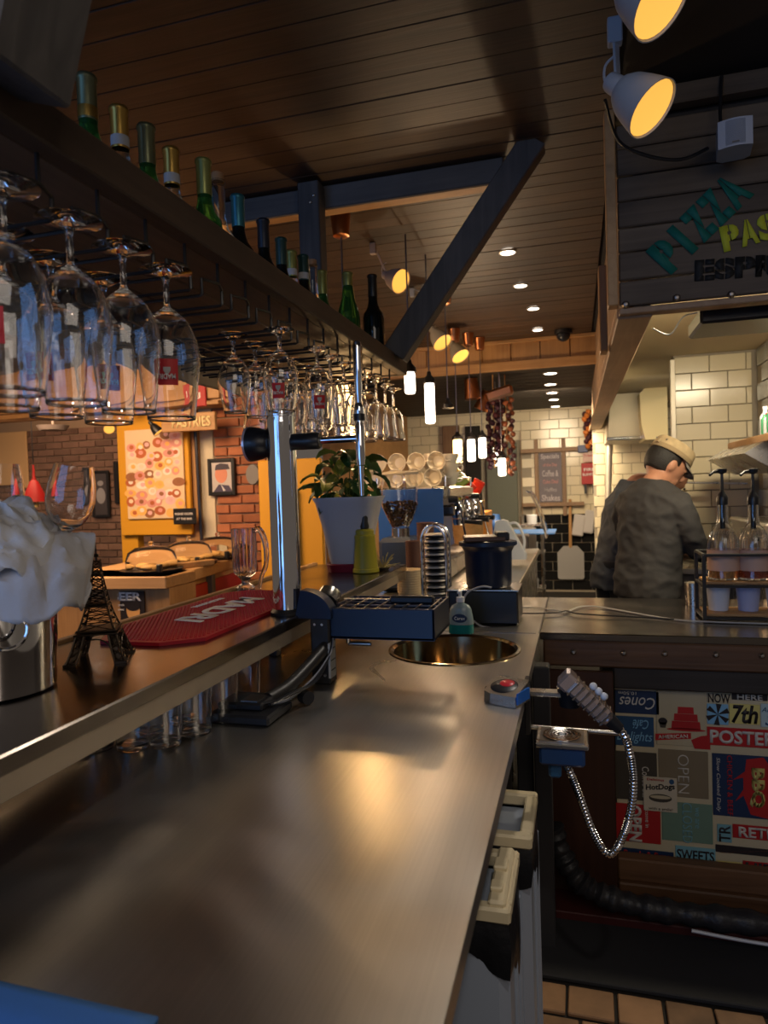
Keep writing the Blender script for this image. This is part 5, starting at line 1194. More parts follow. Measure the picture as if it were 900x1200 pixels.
# red and yellow snack packets on a little stand
t = thing('snack_basket', 'basket with red and yellow packets behind the machine', 'basket', (ony(548,600,5.0).x, 5.0, .9415))
B().lathe([(0,0),(.10,0),(.13,.36),(.12,.36),(.09,.02),(0,.02)], seg=20).obj('basket', pine, t, True)
for i in range(9): B().box((rn.uniform(-.09,.09), rn.uniform(-.08,.08), .42+rn.uniform(0,.12)),(.09,.03,.11),Matrix.Rotation(rn.uniform(-.8,.8),3,'Y'),bev=.01).obj('packet', [C_('packet_red',(.65,.05,.02)),C_('packet_yellow',(.7,.45,.08)),C_('packet_green',(.2,.3,.06))][i % 3], t)
# ================================================================== FAR WALL
wz = lambda u, v, y=9.15: ony(u, v, y)
def panel(name, u0, v0, u1, v1, y, m, lab, cat, d_=.04, kind=None):
    a, c = ony(u0, v0, y), ony(u1, v1, y); o = B().box((0,0,0),(abs(c.x-a.x),d_,a.z-c.z),bev=.006).obj(name, m, None, False, ((a.x+c.x)/2, y-d_/2, (a.z+c.z)/2))
    if kind: o['kind'] = kind
    else: tag(o, lab, cat)
    return o, abs(c.x-a.x), a.z-c.z
panel('door_1', 570, 520, 612, 760, 9.15, mat('grey_green_door', (.10,.11,.085), .6), '', '', .06, 'structure')
panel('door_2', 545, 500, 570, 760, 9.15, mat('dark_doorway', (.008,.007,.006), .8), '', '', .04, 'structure')
panel('trim_7', 610, 505, 617, 760, 9.12, pine_z, '', '', .07, 'structure')
panel('trim_8', 519, 500, 546, 760, 9.14, wood('brown_door_wood', (.12,.06,.03), (.22,.12,.06), 'z'), '', '', .06, 'structure')
sl = struct('wall_left_far', B().box((-2.25, 7.6, 1.2), (.08, 3.1, 2.4)), pine)
# chalkboard menu on slatted frame
a, c = wz(631, 531), wz(659, 588); t = thing('chalkboard', 'grey chalkboard menu in a pale timber slat frame on the tiled wall', 'board', ((a.x+c.x)/2, 9.15, (a.z+c.z)/2)); W_, H_ = c.x-a.x, a.z-c.z
B().box((0,0,0),(W_,.02,H_)).obj('slate', mat('slate_grey',(.17,.15,.17),.8), t)
fw = wood('frame_brown', (.16,.09,.05), (.28,.17,.09), 'z')
for s in (-1, 1):
    B().box((s*(W_/2+.03),-.01,0),(.05,.03,H_+.36),bev=.004).obj('frame_bar', fw, t); B().box((.02,-.025,s*(H_/2+.03)),(W_+.5,.03,.05),bev=.004).obj('frame_bar', fw, t)
cw = [C_('chalk_white',(.55,.5,.52)), C_('chalk_pink',(.5,.25,.24))]
for i, (s_, w2) in enumerate((('Specials',.9),('of the Day',.7),('Coffee &',.8),('Cake Deal',.75),('Muffins',.6),('Shakes',.9))): txt(s_, W_*w2*.9, H_*(.13 if i in (0,2,5) else .08), cw[i in (1,3)], (0,-.0115,H_*(.41-.165*i)), FRONT, t, .002, .02)
# red fire blanket box, sign, blue plate
o, _, _ = panel('fire_blanket_box', 681, 543, 700, 567, 9.13, red_paint, 'red fire blanket box on the tiled wall', 'box', .07)
txt('FIRE', .13, .04, white_ink, (0,-.036,.05), FRONT, o, .002, .02); txt('BLANKET', .16, .035, white_ink, (0,-.036,-.01), FRONT, o, .002, .02)
for s in (-1, 1): B().box((s*.05,-.01,-.19),(.03,.008,.13)).obj('pull_tape', black, o)
o, _, _ = panel('wall_notice', 683, 530, 697, 541, 9.14, mat('pale_notice',(.6,.42,.36),.6), 'pale notice with red writing above the red box', 'sign', .01); txt('Fire blanket', .12, .03, sred, (0,-.006,.02), FRONT, o, .001, .01)
panel('blue_plate', 677, 522, 689, 530, 9.13, mat('dark_blue_plate',(.03,.05,.14),.4), 'small dark blue plate left of the chilli string', 'sign', .03)
def strand(name, u0, v0, u1, v1, y, n, r, ms, lab, cat, wob):
    t = thing(name, lab, cat, ony(u0, v0, y)); d = ony(u1, v1, y)-ony(u0, v0, y)
    B().cyl((0,0,(2.395-t.location.z) if y < 9 else 0), d, .006, seg=6).obj('cord', pine, t)
    meshes = [B().lathe([(0,-r),(r*.7,-r*.75),(r,-.1*r),(r*.8,r*.6),(r*.25,r*1.1),(0,r*1.5)], seg=12).mesh('bulb', m, True) for m in ms]
    for i in range(n):
        o = bpy.data.objects.new('bulb', meshes[i % len(ms)]); C.objects.link(o); o.parent = t; a = i*2.4; o.location = d*((i+.5)/n)+Vector((wob*math.cos(a), wob*math.sin(a), 0)); o.rotation_euler = (rn.uniform(-1,1), rn.uniform(-1,1), a)
    return t
onr, onp, ono = mat('red_onion',(.06,.014,.02),.5,vary=.3), mat('purple_onion',(.035,.01,.024),.5,vary=.3), mat('orange_onion',(.24,.07,.025),.4,vary=.3)
strand('onion_string', 578, 468, 580, 548, 6.15, 44, .026, [onr, onp], 'string of dark red onions hanging left of the orange one', 'onions', .05)
strand('onion_string', 592, 468, 596, 556, 6.2, 46, .025, [ono, onr, ono], 'string of orange-brown onions hanging right of the dark red one', 'onions', .055)
strand('chilli_string', 687, 482, 691, 526, 9.06, 22, .036, [mat('orange_chilli',(.65,.20,.04),.4,vary=.3), onr], 'string of orange chillies hanging in the corner by the lintel', 'chillies', .03)
o = B().box((0,0,0),(.24,.08,.09),Matrix.Rotation(-.25,3,'Y'),bev=.03).obj('copper_pan', copper, None, False, ony(585,461,6.0)); tag(o, 'copper-coloured pan hung above the onion strings', 'pan'); B().cyl((0,0,.04),(0,0,2.39-o.location.z),.006,seg=6).obj('cord', steel_dark, o)
# pizza peel and dustpans
y = 9.155
a, c = ony(653, 640, y), ony(685, 679, y); t = thing('pizza_peel', 'pale plastic paddle with wooden pole against the black tiles', 'peel', ((a.x+c.x)/2, y, c.z)); W_, H_ = c.x-a.x, a.z-c.z
pts = [(-W_/2,.02),(-W_/2+.02,0),(W_/2-.02,0),(W_/2,.02),(W_/2,H_*.8),(W_/2-.08,H_),(-W_/2+.08,H_),(-W_/2,H_*.8)]
B().prism(pts, (0,0,0),(1,0,0),(0,0,1),(0,.02,0)).obj('blade', mat('grey_white_plastic',(.30,.29,.28),.5), t); b_ = ony(668, 585, y); B().cyl((0,.01,H_-.02),(b_.x-t.location.x,.01,b_.z-c.z),.022,.020,10).obj('pole', pine_z, t, True)
for u0, v0, u1, v1, l in ((671,603,685,628,'left one of two clear hanging scoops above the black tiles'),(684,598,697,625,'right one of two clear hanging scoops, partly behind the men')):
    a, c = ony(u0, v0, y), ony(u1, v1, y); o = B().box((0,0,0),(c.x-a.x,.06,a.z-c.z),Matrix.Rotation(.15,3,'Y'),bev=.02).obj('scoop', mat('milky_plastic_'+l[:4],(.5,.47,.45),.4), None, False, ((a.x+c.x)/2, y, (a.z+c.z)/2)); tag(o, l, 'scoop')
# stand with metal containers in front of the black tiles
t = thing('utility_stand', 'thin grey metal stand with small white pots before the black tiles', 'stand', (ony(625,700,7.0).x, 7.0, 0))
for dx in (-.10,.10):
    for dy in (0,.25): B().cyl((dx,dy,0),(dx,dy,1.1),.012,seg=8).obj('leg', steel, t)
for z in (.35,.72,1.0): B().box((0,.12,z),(.24,.28,.02)).obj('shelf', steel, t); 
for z in (.36,.73,1.01): B().cyl((.0,.08,z),(0,.08,z+.09),.05,.055,16).obj('pot', white_pl, t, True)
# ================================================================== KITCHEN
a = ony(716, 510, 7.0); o = B().cyl((a.x,7.0,2.17),(ony(711,590,7.0).x,7.0,.95),.032,.032,14).obj('steel_pipe', mat('pale_pipe',(.62,.55,.45),.35,.6), None, True); tag(o, 'pale steel pipe running down the tiled kitchen wall', 'pipe')
hd = thing('extraction_hood', 'steel extraction hood with cream duct on the kitchen back wall', 'hood', (0,0,0)); HY = 6.3
a, c = ony(718, 470, HY), ony(757, 514, HY); top = 2.17
B().prism([(a.x-.05,c.z),(c.x,c.z),(c.x,a.z),(c.x,top),(a.x+.02,top),(a.x-.02,a.z)], (0,HY,0),(1,0,0),(0,0,1),(0,.8,0)).obj('canopy', mat('hood_steel', (.42,.37,.28), .45, .35), hd)
B().box(((a.x+c.x)/2-.02,HY-.005,c.z+.012),(c.x-a.x+.08,.03,.03),bev=.004).obj('lip', chrome, hd)
a, c = ony(755, 441, HY-.2), ony(783, 514, HY-.2)
B().prism([(a.x-.04,a.z-.14),(a.x+.10,a.z),(c.x,a.z),(c.x,c.z),(a.x+.0,c.z),(a.x-.03,c.z+.12)], (0,HY-.2,0),(1,0,0),(0,0,1),(0,.6,0)).obj('duct', mat('cream_duct',(.66,.56,.32),.45), hd)
kc_ = thing('kitchen_counter', 'steel kitchen work counter the two men lean over', 'counter', (0,0,0))
B().box((.72,4.38,.88),(.60,.38,.03),bev=.003).obj('top', steel, kc_); B().box((.74,4.44,.43),(.5,.26,.86)).obj('carcass', steel_dark, kc_)
B().box((.66,6.7,.45),(.72,.7,.9)).obj('rear_unit', steel_dark, kc_)
# jars on the rear unit seen over the men's shoulders
for i, u in enumerate((722, 731, 739)):
    p = ony(u, 600, 6.5); o = B().lathe([(0,0),(.045,0),(.045,.10),(.03,.12),(.03,.15),(0,.15)], seg=16).obj('jar', [black, C_('brass_jar',(.35,.22,.07)), black][i], None, True, (p.x, 6.5, ony(u,503,6.5).z-.15)); o.location.z = .9005; o.scale = (1,1,1); tag(o, ['black jar, leftmost on the rear kitchen unit','brass-coloured jar between two black ones on the rear kitchen unit','black jar, rightmost on the rear kitchen unit'][i], 'jar')
# steel hood shelf on the right + wooden shelf with bottles
sh = thing('wall_shelf', 'steel wall hood with wooden shelf above on the right kitchen wall', 'shelf', (0,0,0))
za_, zb_ = ony(846,522,3.6).z, ony(846,535,3.6).z
xa, xb = ony(838, 540, 3.9).x, ony(870, 540, 3.9).x
B().box((.925,3.6,za_+.015),(.25,1.0,.035),bev=.004).obj('wood_board', pine_y, sh)
B().prism([(.72,za_-.05),(.80,za_-.0),(1.045,za_-.0),(1.045,za_-.10),(.86,za_-.14)], (0,3.35,0),(1,0,0),(0,0,1),(0,.9,0)).obj('steel_hood', steel, sh)
gb = mat('green_liquid_bottle',(.08,.38,.18),.2,0,.4)
for i, (u, m, r, h_, l) in enumerate(((872,gb,.022,.12,'green bottle on the wooden wall shelf, left of the red-topped one'),(881,white_pl,.02,.09,'white bottle with red top on the wooden wall shelf'),(889,gb,.016,.10,'slim green bottle right of the red-topped one'),(897,white_pl,.022,.13,'white bottle at the photo edge on the wall shelf'))):
    y_ = 3.3+.06*i; p = ony(u, 518, y_); t = thing('bottle', l, 'bottle', (min(1.02, max(.82, p.x)), y_, za_+.0335), group='bottles on the wall shelf')
    B().lathe([(0,0),(r,0),(r,h_*.65),(r*.4,h_*.8),(r*.4,h_*.88),(0,h_*.88)], seg=16).obj('body', m, t, True); B().cyl((0,0,h_*.88),(0,0,h_),r*.5,seg=12).obj('cap', red_paint if i == 1 else white_pl, t, True)
kq = thing('kitchen_appliance', 'stainless kitchen appliance with black knob on the right behind the syrup pumps', 'appliance', (.905, 3.62, .001))
B().box((0,0,.60),(.26,.70,1.2),bev=.01).obj('body', steel, kq); B().box((-.132,-.1,.95),(.006,.34,.42),bev=.002).obj('door', dullchrome, kq); B().cyl((-.13,-.28,1.12),(-.155,-.28,1.12),.014,seg=14).obj('knob', black, kq, True)
o = B().box((0,0,0),(.34,.05,.012),Matrix.Rotation(.05,3,'Y'),bev=.004).obj('steel_ladle', steel, None, False, ony(838,566,4.4)); tag(o, 'steel utensils lying in front of the cream tiles right of the cap', 'utensil'); o.location.z = ony(838,566,4.4).z
o2 = B().box((0,0,0),(.05,.03,.03),bev=.01).obj('red_handle', red_paint, o, False, (-.19,0,.0))
# ================================================================== CAFE SIDE
b0 = ony(140,500,LW-.06); p_, W_, H_ = panel('food_poster', 147, 505, 219, 607, LW-.075, mat('poster_cream',(.75,.55,.34),.5), 'large poster with many photos of pastries on a mustard panel', 'poster', .02)
pc_, _, _ = panel('mustard_panel', 139, 484, 228, 626, LW-.03, mustard, 'mustard yellow panel behind the pastry poster', 'panel', .04)
cols = [(.45,.12,.04),(.85,.62,.45),(.70,.30,.25),(.85,.70,.60),(.30,.12,.05),(.88,.45,.12),(.80,.45,.45)]
fm = [C_('food%d' % i, c) for i, c in enumerate(cols)]
for j in range(9):
    for i in range(6):
        cx2, cz2 = (-.5+(i+.5)/6)*W_*.96+rn.uniform(-.02,.02), (-.5+(j+.5)/9)*H_*.97+rn.uniform(-.02,.02)
        if j > 7 and i < 4: continue
        pl_ = shape(p_, ell(cx2, cz2, rn.uniform(.035,.062), rn.uniform(.03,.045), 14), fm[rn.randrange(7)], .0105, 'food_photo'); pl_.location.y -= rn.uniform(0,.003)
        shape(pl_, ell(cx2+.005, cz2+.004, .022, .018, 10), fm[(i*3+j) % 7], .0125, 'food_topping').location.y = 0
# framed portrait
def frame(u0, v0, u1, v1, y, lab, dark=False):
    a, c = ony(u0, v0, y), ony(u1, v1, y); W_, H_ = c.x-a.x, a.z-c.z; t = thing('picture_frame', lab, 'picture', ((a.x+c.x)/2, y-.02, (a.z+c.z)/2)); r = .03
    for s in (-1, 1): B().box((s*(W_-r)/2,0,0),(r,.03,H_),bev=.004).obj('frame_side', black, t); B().box((0,0,s*(H_-r)/2),(W_-2*r,.03,r),bev=.004).obj('frame_side', black, t)
    pic = B().box((0,.005,0),(W_-2*r,.01,H_-2*r)).obj('print', C_('print_dark',(.05,.045,.05)) if dark else C_('print_pale',(.50,.46,.44)), t)
    if dark: shape(pic, ell(0,-.02,.06,.09), C_('print_grey',(.25,.25,.26)), .0001, 'head'); shape(pic, ell(0,.12,.04,.03), C_('print_grey',(.2,.2,.2)), .0001, 'head')
    else:
        k_ = W_/.24
        shape(pic, [(-.08*k_,-.12*k_),(.09*k_,-.12*k_),(.06*k_,-.07*k_),(-.03*k_,-.06*k_)], C_('print_navy',(.06,.05,.10)), .0001, 'coat'); shape(pic, ell(-.005,.02,.055*k_,.07*k_), C_('print_flesh',(.62,.24,.15)), .0012, 'face')
        shape(pic, [(-.06*k_,.055*k_),(.075*k_,.06*k_),(.06*k_,.10*k_),(-.01*k_,.11*k_),(-.05*k_,.095*k_)], C_('print_hat',(.05,.04,.06)), .0022, 'hat'); shape(pic, [(-.01,-.06*k_),(.03*k_,-.11*k_),(.01*k_,-.115*k_)], C_('print_white',(.6,.6,.62)), .0022, 'collar')
frame(245, 538, 278, 580, LW-.0, 'black-framed colour portrait of a person in a hat on red brick')
frame(108, 552, 131, 606, 6.53, 'black-framed dark picture on the old brick wall in the recess', True)
panel('sepia_print', -8, 508, 35, 572, 6.53, mat('sepia_print_paper',(.55,.36,.17),.7), 'unframed sepia print at the left edge of the recess wall', 'picture', .02)
panel('dark_slat', 134, 541, 141, 590, 6.54, black, 'narrow dark vertical strip left of the mustard panel', 'strip', .03)
o, W_, H_ = panel('oval_sign', 204, 596, 231, 614, LW-.14, black, 'small black oval sign with white writing under the poster', 'sign', .02)
txt('PLEASE ORDER', W_*.8, .018, white_ink, (0,-.0115,.02), FRONT, o, .001, .02); txt('AT THE BAR', W_*.7, .018, white_ink, (0,-.0115,-.02), FRONT, o, .001, .02)
p = ony(297, 556, 4.9); o = B().lathe([(0,-.02),(.062,-.02),(.068,0),(.062,.02),(0,.02)], (0,0,0), 26, Matrix.Rotation(R_(90),3,'X') @ Matrix.Diagonal((.9,1.25,1))).obj('wall_plate', mat('grey_plate',(.2,.19,.18),.6), None, True, p); tag(o, 'grey oval plate left of the chrome column at the brick corner', 'plate')
# conduit on the brick
a, c = ony(229, 500, LW-.05), ony(238, 640, LW-.05); tag(B().cyl((a.x,LW-.06,2.1),(a.x+.02,LW-.06,1.0),.014,seg=8).obj('conduit', black, None, True), 'black vertical conduit beside the framed portrait', 'conduit')
# mustard panel / board behind the tap
a, c = ony(303, 540, 4.4), ony(384, 740, 4.4)
t = thing('yellow_board', 'mustard yellow board standing behind the chrome tap column', 'board', ((a.x+c.x)/2, 4.4, 0))
B().box((0,0,a.z/2),(c.x-a.x,.04,a.z),bev=.008).obj('board', mustard, t); B().box((.02,-.04,a.z/2-.1),(.07,.05,a.z-.2),bev=.004).obj('dark_post', black, t)
# PASTRIES sign
a, c = ony(188, 486, 4.72), ony(250, 503, 4.72); t = thing('pastries_sign', 'wooden sign board with pale raised word PASTRIES on the header beam', 'sign', ((a.x+c.x)/2, 4.755, (a.z+c.z)/2), .06)
W_, H_ = c.x-a.x, a.z-c.z; B().box((0,0,0),(W_,.04,H_),bev=.004).obj('board', pine, t); txt('PASTRIES', W_*.72, H_*.6, C_('sign_letter_cream',(.75,.60,.30)), (.03,-.021,0), FRONT, t, .006, .03)
o, W_, H_ = panel('red_notice', 226, 452, 243, 476, 4.78, red_paint, 'small red notice above the PASTRIES sign', 'sign', .02); txt('J', .03, .05, white_ink, (0,-.0115,0), FRONT, o, .001, .03)
for u0, v0, u1, v1, l in ((44,494,80,504,'flat pale ceiling lamp in the dark recess'),):
    a, c = ony(u0, v0, 5.6), ony(u1, v1, 5.6); o = B().lathe([(0,-.05),(.12,-.045),(.15,0),(.012,.01),(.012,2.645-(a.z+c.z)/2),(0,2.645-(a.z+c.z)/2)], seg=24).obj('flush_lamp', mat('pale_lamp',(.35,.3,.26),.5), None, True, ((a.x+c.x)/2, 5.6, (a.z+c.z)/2)); tag(o, l, 'lamp')
spot_lamp('small_spot', 128, 503, 5.3, (.5,-.5,-.5), .10, .05, 'small silver spot at the top of the recess', m=steel, top=(ony(128,503,5.3).x, 5.32, 2.64), grp='small spots by the header beam')
spot_lamp('small_spot', 186, 507, 4.75, (.5,.2,-.7), .09, .045, 'small black spot above the poster', m=black, top=(ony(186,507,4.75).x, 4.80, 2.112), grp='small spots by the header beam')
# red bottle-shaped lamp
p = ony(41, 588, 5.2); t = thing('red_lamp', 'red cone-shaped lamp between the napkin and the recess wall', 'lamp', (p.x, 5.2, p.z)); B().lathe([(.0,.0),(.115,0),(.112,.01),(.035,.19),(.02,.20),(.012,.24),(.008,.34),(0,.34)], seg=26).obj('shade', red_paint, t, True); B().cyl((0,0,.34),(0,0,2.645-p.z),.005,seg=6).obj('rod', black, t)
B().cyl((0,0,-.05),(0,0,.0),.03,.03,14).obj('neck', C_('brass',(.5,.35,.12)), t, True)
# pastry counter
cn = thing('pastry_counter', 'pine pastry counter with red cupboard doors and iron hinges', 'counter', (0,0,0))
k0, k1 = onz(194, 676, .95), onz(268, 656, .95)          # front corner and far right end of the top
dr = (k1-k0).normalized(); nr_ = Vector((-dr.y, dr.x, 0)); L = 2.2
if nr_.x > 0: nr_ = -nr_
L = 1.35
rz = math.atan2(dr.y, dr.x)
def cbox(s0, s1, t0, t1, z0_, z1_, m, nm, par=cn, bev=.004):   # s along the counter, t away from the viewer side
    q = k0+dr*((s0+s1)/2)+nr_*((t0+t1)/2); return B().box((0,0,0),(s1-s0,t1-t0,z1_-z0_),bev=bev).obj(nm, m, par, False, (q.x, q.y, (z0_+z1_)/2)) if False else _rot(B().box((0,0,0),(s1-s0,t1-t0,z1_-z0_),bev=bev).obj(nm, m, par), q, (z0_+z1_)/2)
def _rot(o, q, z): o.location = (q.x, q.y, z); o.rotation_euler = (0,0,rz); return o
cbox(0, L, 0, .75, .88, .95, pine_y, 'counter_top'); cbox(.04, L-.04, .04, .7, .0, .88, pine_z, 'carcass')
# end panel facing the viewer with plank strips
e0 = onz(120, 680, .95)
for i in range(2):
    dcb = cbox(.10+i*.60, .60+i*.60, .02, .045, .12, .84, red_paint, 'door')
    for z in (-.22, .22): h_ = B().box((-.17,-.018 if nr_.dot(Vector((0,1,0))) > 0 else -.018,z),(.16,.012,.025)).obj('iron_hinge', black, dcb)
    B().box((.22,-.02,0),(.02,.02,.12)).obj('handle', black, dcb)
    cbox(.62+i*.60, .68+i*.60, .0, .045, .05, .88, beam_woodz if i == 0 else pine_z, 'upright')
# second wing going left with a slanted gap
w0 = Vector((k0.x, k0.y, 0))
B().box((k0.x-.52, k0.y+.16, .915),(1.04,.32,.07),bev=.006).obj('left_wing_top', pine, cn); B().box((k0.x-.50, k0.y+.17, .44),(1.0,.28,.88)).obj('left_wing', pine_z, cn)
B().box((k0.x-.1, k0.y+.45, .97),(.04,.3,.04),Matrix.Rotation(-.5,3,'Z'),bev=.006).obj('side_ledge', pine, cn)
# BEER poster
a, c = ony(125, 693, k0.y-.012), ony(168, 740, k0.y-.012); W_, H_ = c.x-a.x, a.z-c.z
t = thing('beer_poster', 'dark poster with big white word BEER on the pine counter end', 'poster', ((a.x+c.x)/2, k0.y+.012, (a.z+c.z)/2)); B().box((0,0,0),(W_,.01,H_)).obj('sheet', sblk, t)
txt('BEER', W_*.86, H_*.22, white_ink, (.0,-.0055,H_*.36), FRONT, t, .001, .04); txt('Helping people', W_*.36, H_*.07, white_ink, (-W_*.25,-.0055,H_*.14), FRONT, t, .001, .01); txt('since forever', W_*.36, H_*.06, white_ink, (-W_*.25,-.0055,H_*.03), FRONT, t, .001, .01)
pr_ = B().prism(ell(W_*.18,H_*.0,.045,.055,18), (0,-.0055,0),(1,0,0),(0,0,1),(0,-.001,0)).obj('face', C_('face_orange',(.75,.38,.12)), t); B().prism(ell(W_*.18,H_*.13,.05,.03,16), (0,-.0068,0),(1,0,0),(0,0,1),(0,-.001,0)).obj('hair', sblk, t); B().prism([(W_*.0,-H_*.45),(W_*.4,-H_*.45),(W_*.32,-H_*.2),(W_*.1,-H_*.2)], (0,-.0055,0),(1,0,0),(0,0,1),(0,-.001,0)).obj('shirt', white_ink, t)
# glass domes on black trays
for i, (u, v, s_) in enumerate(((178,670,.15),(222,661,.15),(256,654,.15))):
    p = onz(u, v, .952); t = thing('cake_dome', ['nearest clear dome over pastries on a black tray','middle clear dome over pastries on the pine counter','farthest clear dome over pastries on the pine counter'][i], 'dome', (p.x, p.y+.0, .9515), group='pastry domes')
    B().lathe([(0,0),(s_*1.15,0),(s_*1.25,.02),(s_*1.2,.02),(0,.012)], seg=30).obj('tray', black, t, True)
    B().lathe([(s_,.022),(s_,.07),(s_*.9,.12),(s_*.6,.15),(0,.16),(0,.156),(s_*.6,.146),(s_*.88,.117),(s_-.004,.07),(s_-.004,.022)], seg=34).obj('dome', glass_thin, t, True)
    B().ball((0,0,.172), .018).obj('knob', glass_thin, t, True)
    for j in range(9): a_ = j*.7; B().ball((s_*.7*math.cos(a_)*(j % 3)/2, s_*.7*math.sin(a_)*(j % 3)/2, .034), (.034,.026,.018), 12, 7).obj('pastry', mat('pastry_crust',(.65,.38,.12),.6,vary=.2) if 'pastry_crust' not in MT else MT['pastry_crust'], t, True)
    B().box((s_*.9,-s_*.8,.035),(.03,.03,.05),bev=.005).obj('clip', black, t)
# ================================================================== PEOPLE
def remesh(b, name, m, parent, vox=.012, smooth=3):
    me = b.mesh(name, m); o = bpy.data.objects.new(name, me); C.objects.link(o)
    r = o.modifiers.new('r', 'REMESH'); r.mode = 'VOXEL'; r.voxel_size = vox
    s = o.modifiers.new('s', 'SMOOTH'); s.iterations = smooth; s.factor = .5
    dg = bpy.context.evaluated_depsgraph_get(); m2 = bpy.data.meshes.new_from_object(o.evaluated_get(dg))
    o.modifiers.clear(); o.data = m2; o.name = name; o.parent = parent
    m2.materials.clear(); m2.materials.append(m); m2.polygons.foreach_set('use_smooth', [True]*len(m2.polygons)); return o
def limb(b, pts, rs, seg=14):
    cp = catmull([Vector(p) for p in pts], 6); n = len(cp); k_ = len(rs)-1
    rr = []
    for i in range(n):
        t = i/(n-1)*k_; a = min(k_-1, int(t)); rr.append(rs[a]+(rs[a+1]-rs[a])*(t-a))
    b.tube(cp, rr, seg); b.ball(cp[0], rr[0]); b.ball(cp[-1], rr[-1])
def loft(b, secs, seg=28):      # secs: (x, y, z, rx, ry, tilt about x)
    rows = []
    for x, y, z, rx, ry, tl in secs:
        M = Matrix.Rotation(tl, 3, 'X')
        rows.append([b.bm.verts.new(Vector((x,y,z))+M @ Vector((rx*math.copysign(abs(math.cos(a))**.85, math.cos(a)), ry*math.copysign(abs(math.sin(a))**.9, math.sin(a)), 0))) for a in [2*math.pi*i/seg for i in range(seg)]])
    for p, q in zip(rows, rows[1:]):
        for i in range(seg): j = (i+1) % seg; b.bm.faces.new((p[i], p[j], q[j], q[i]))
    b.bm.faces.new(rows[0]); b.bm.faces.new(rows[-1])
def hand(b, w_, d, side, up):
    d = Vector(d).normalized(); s = Vector(side).normalized(); u = d.cross(s).normalized()
    Mh = Matrix((s, d, u)).transposed(); b.ball(w_+d*.045, (.040,.05,.018), 12, 8, Mh)
    for i, (o_, l) in enumerate(((-.028,.068),(-.010,.078),(.010,.073),(.027,.058))):
        p = w_+d*.08+s*o_; b.tube([p-d*.01, p+d*l*.45-u*.004, p+d*l*.8-u*.020, p+d*l-u*.036], [.0095,.009,.008,.007], 8, smooth=3)
    b.tube([w_+d*.02-s*.03, w_+d*.05-s*.052-u*.01, w_+d*.08-s*.055-u*.022], [.011,.010,.008], 8, smooth=3)
from mathutils import noise as mnz
def wrinkle(o, amp, f, seed):
    me = o.data; nn = [v.normal.copy() for v in me.vertices]
    for v, n_ in zip(me.vertices, nn):
        q = Vector((v.co.x+v.co.z*.5, v.co.y, v.co.z*1.3))*f+Vector((seed,0,0)); v.co += n_*amp*(.45-abs(mnz.noise(q))*1.6-.6*abs(mnz.noise(q*2.3)))
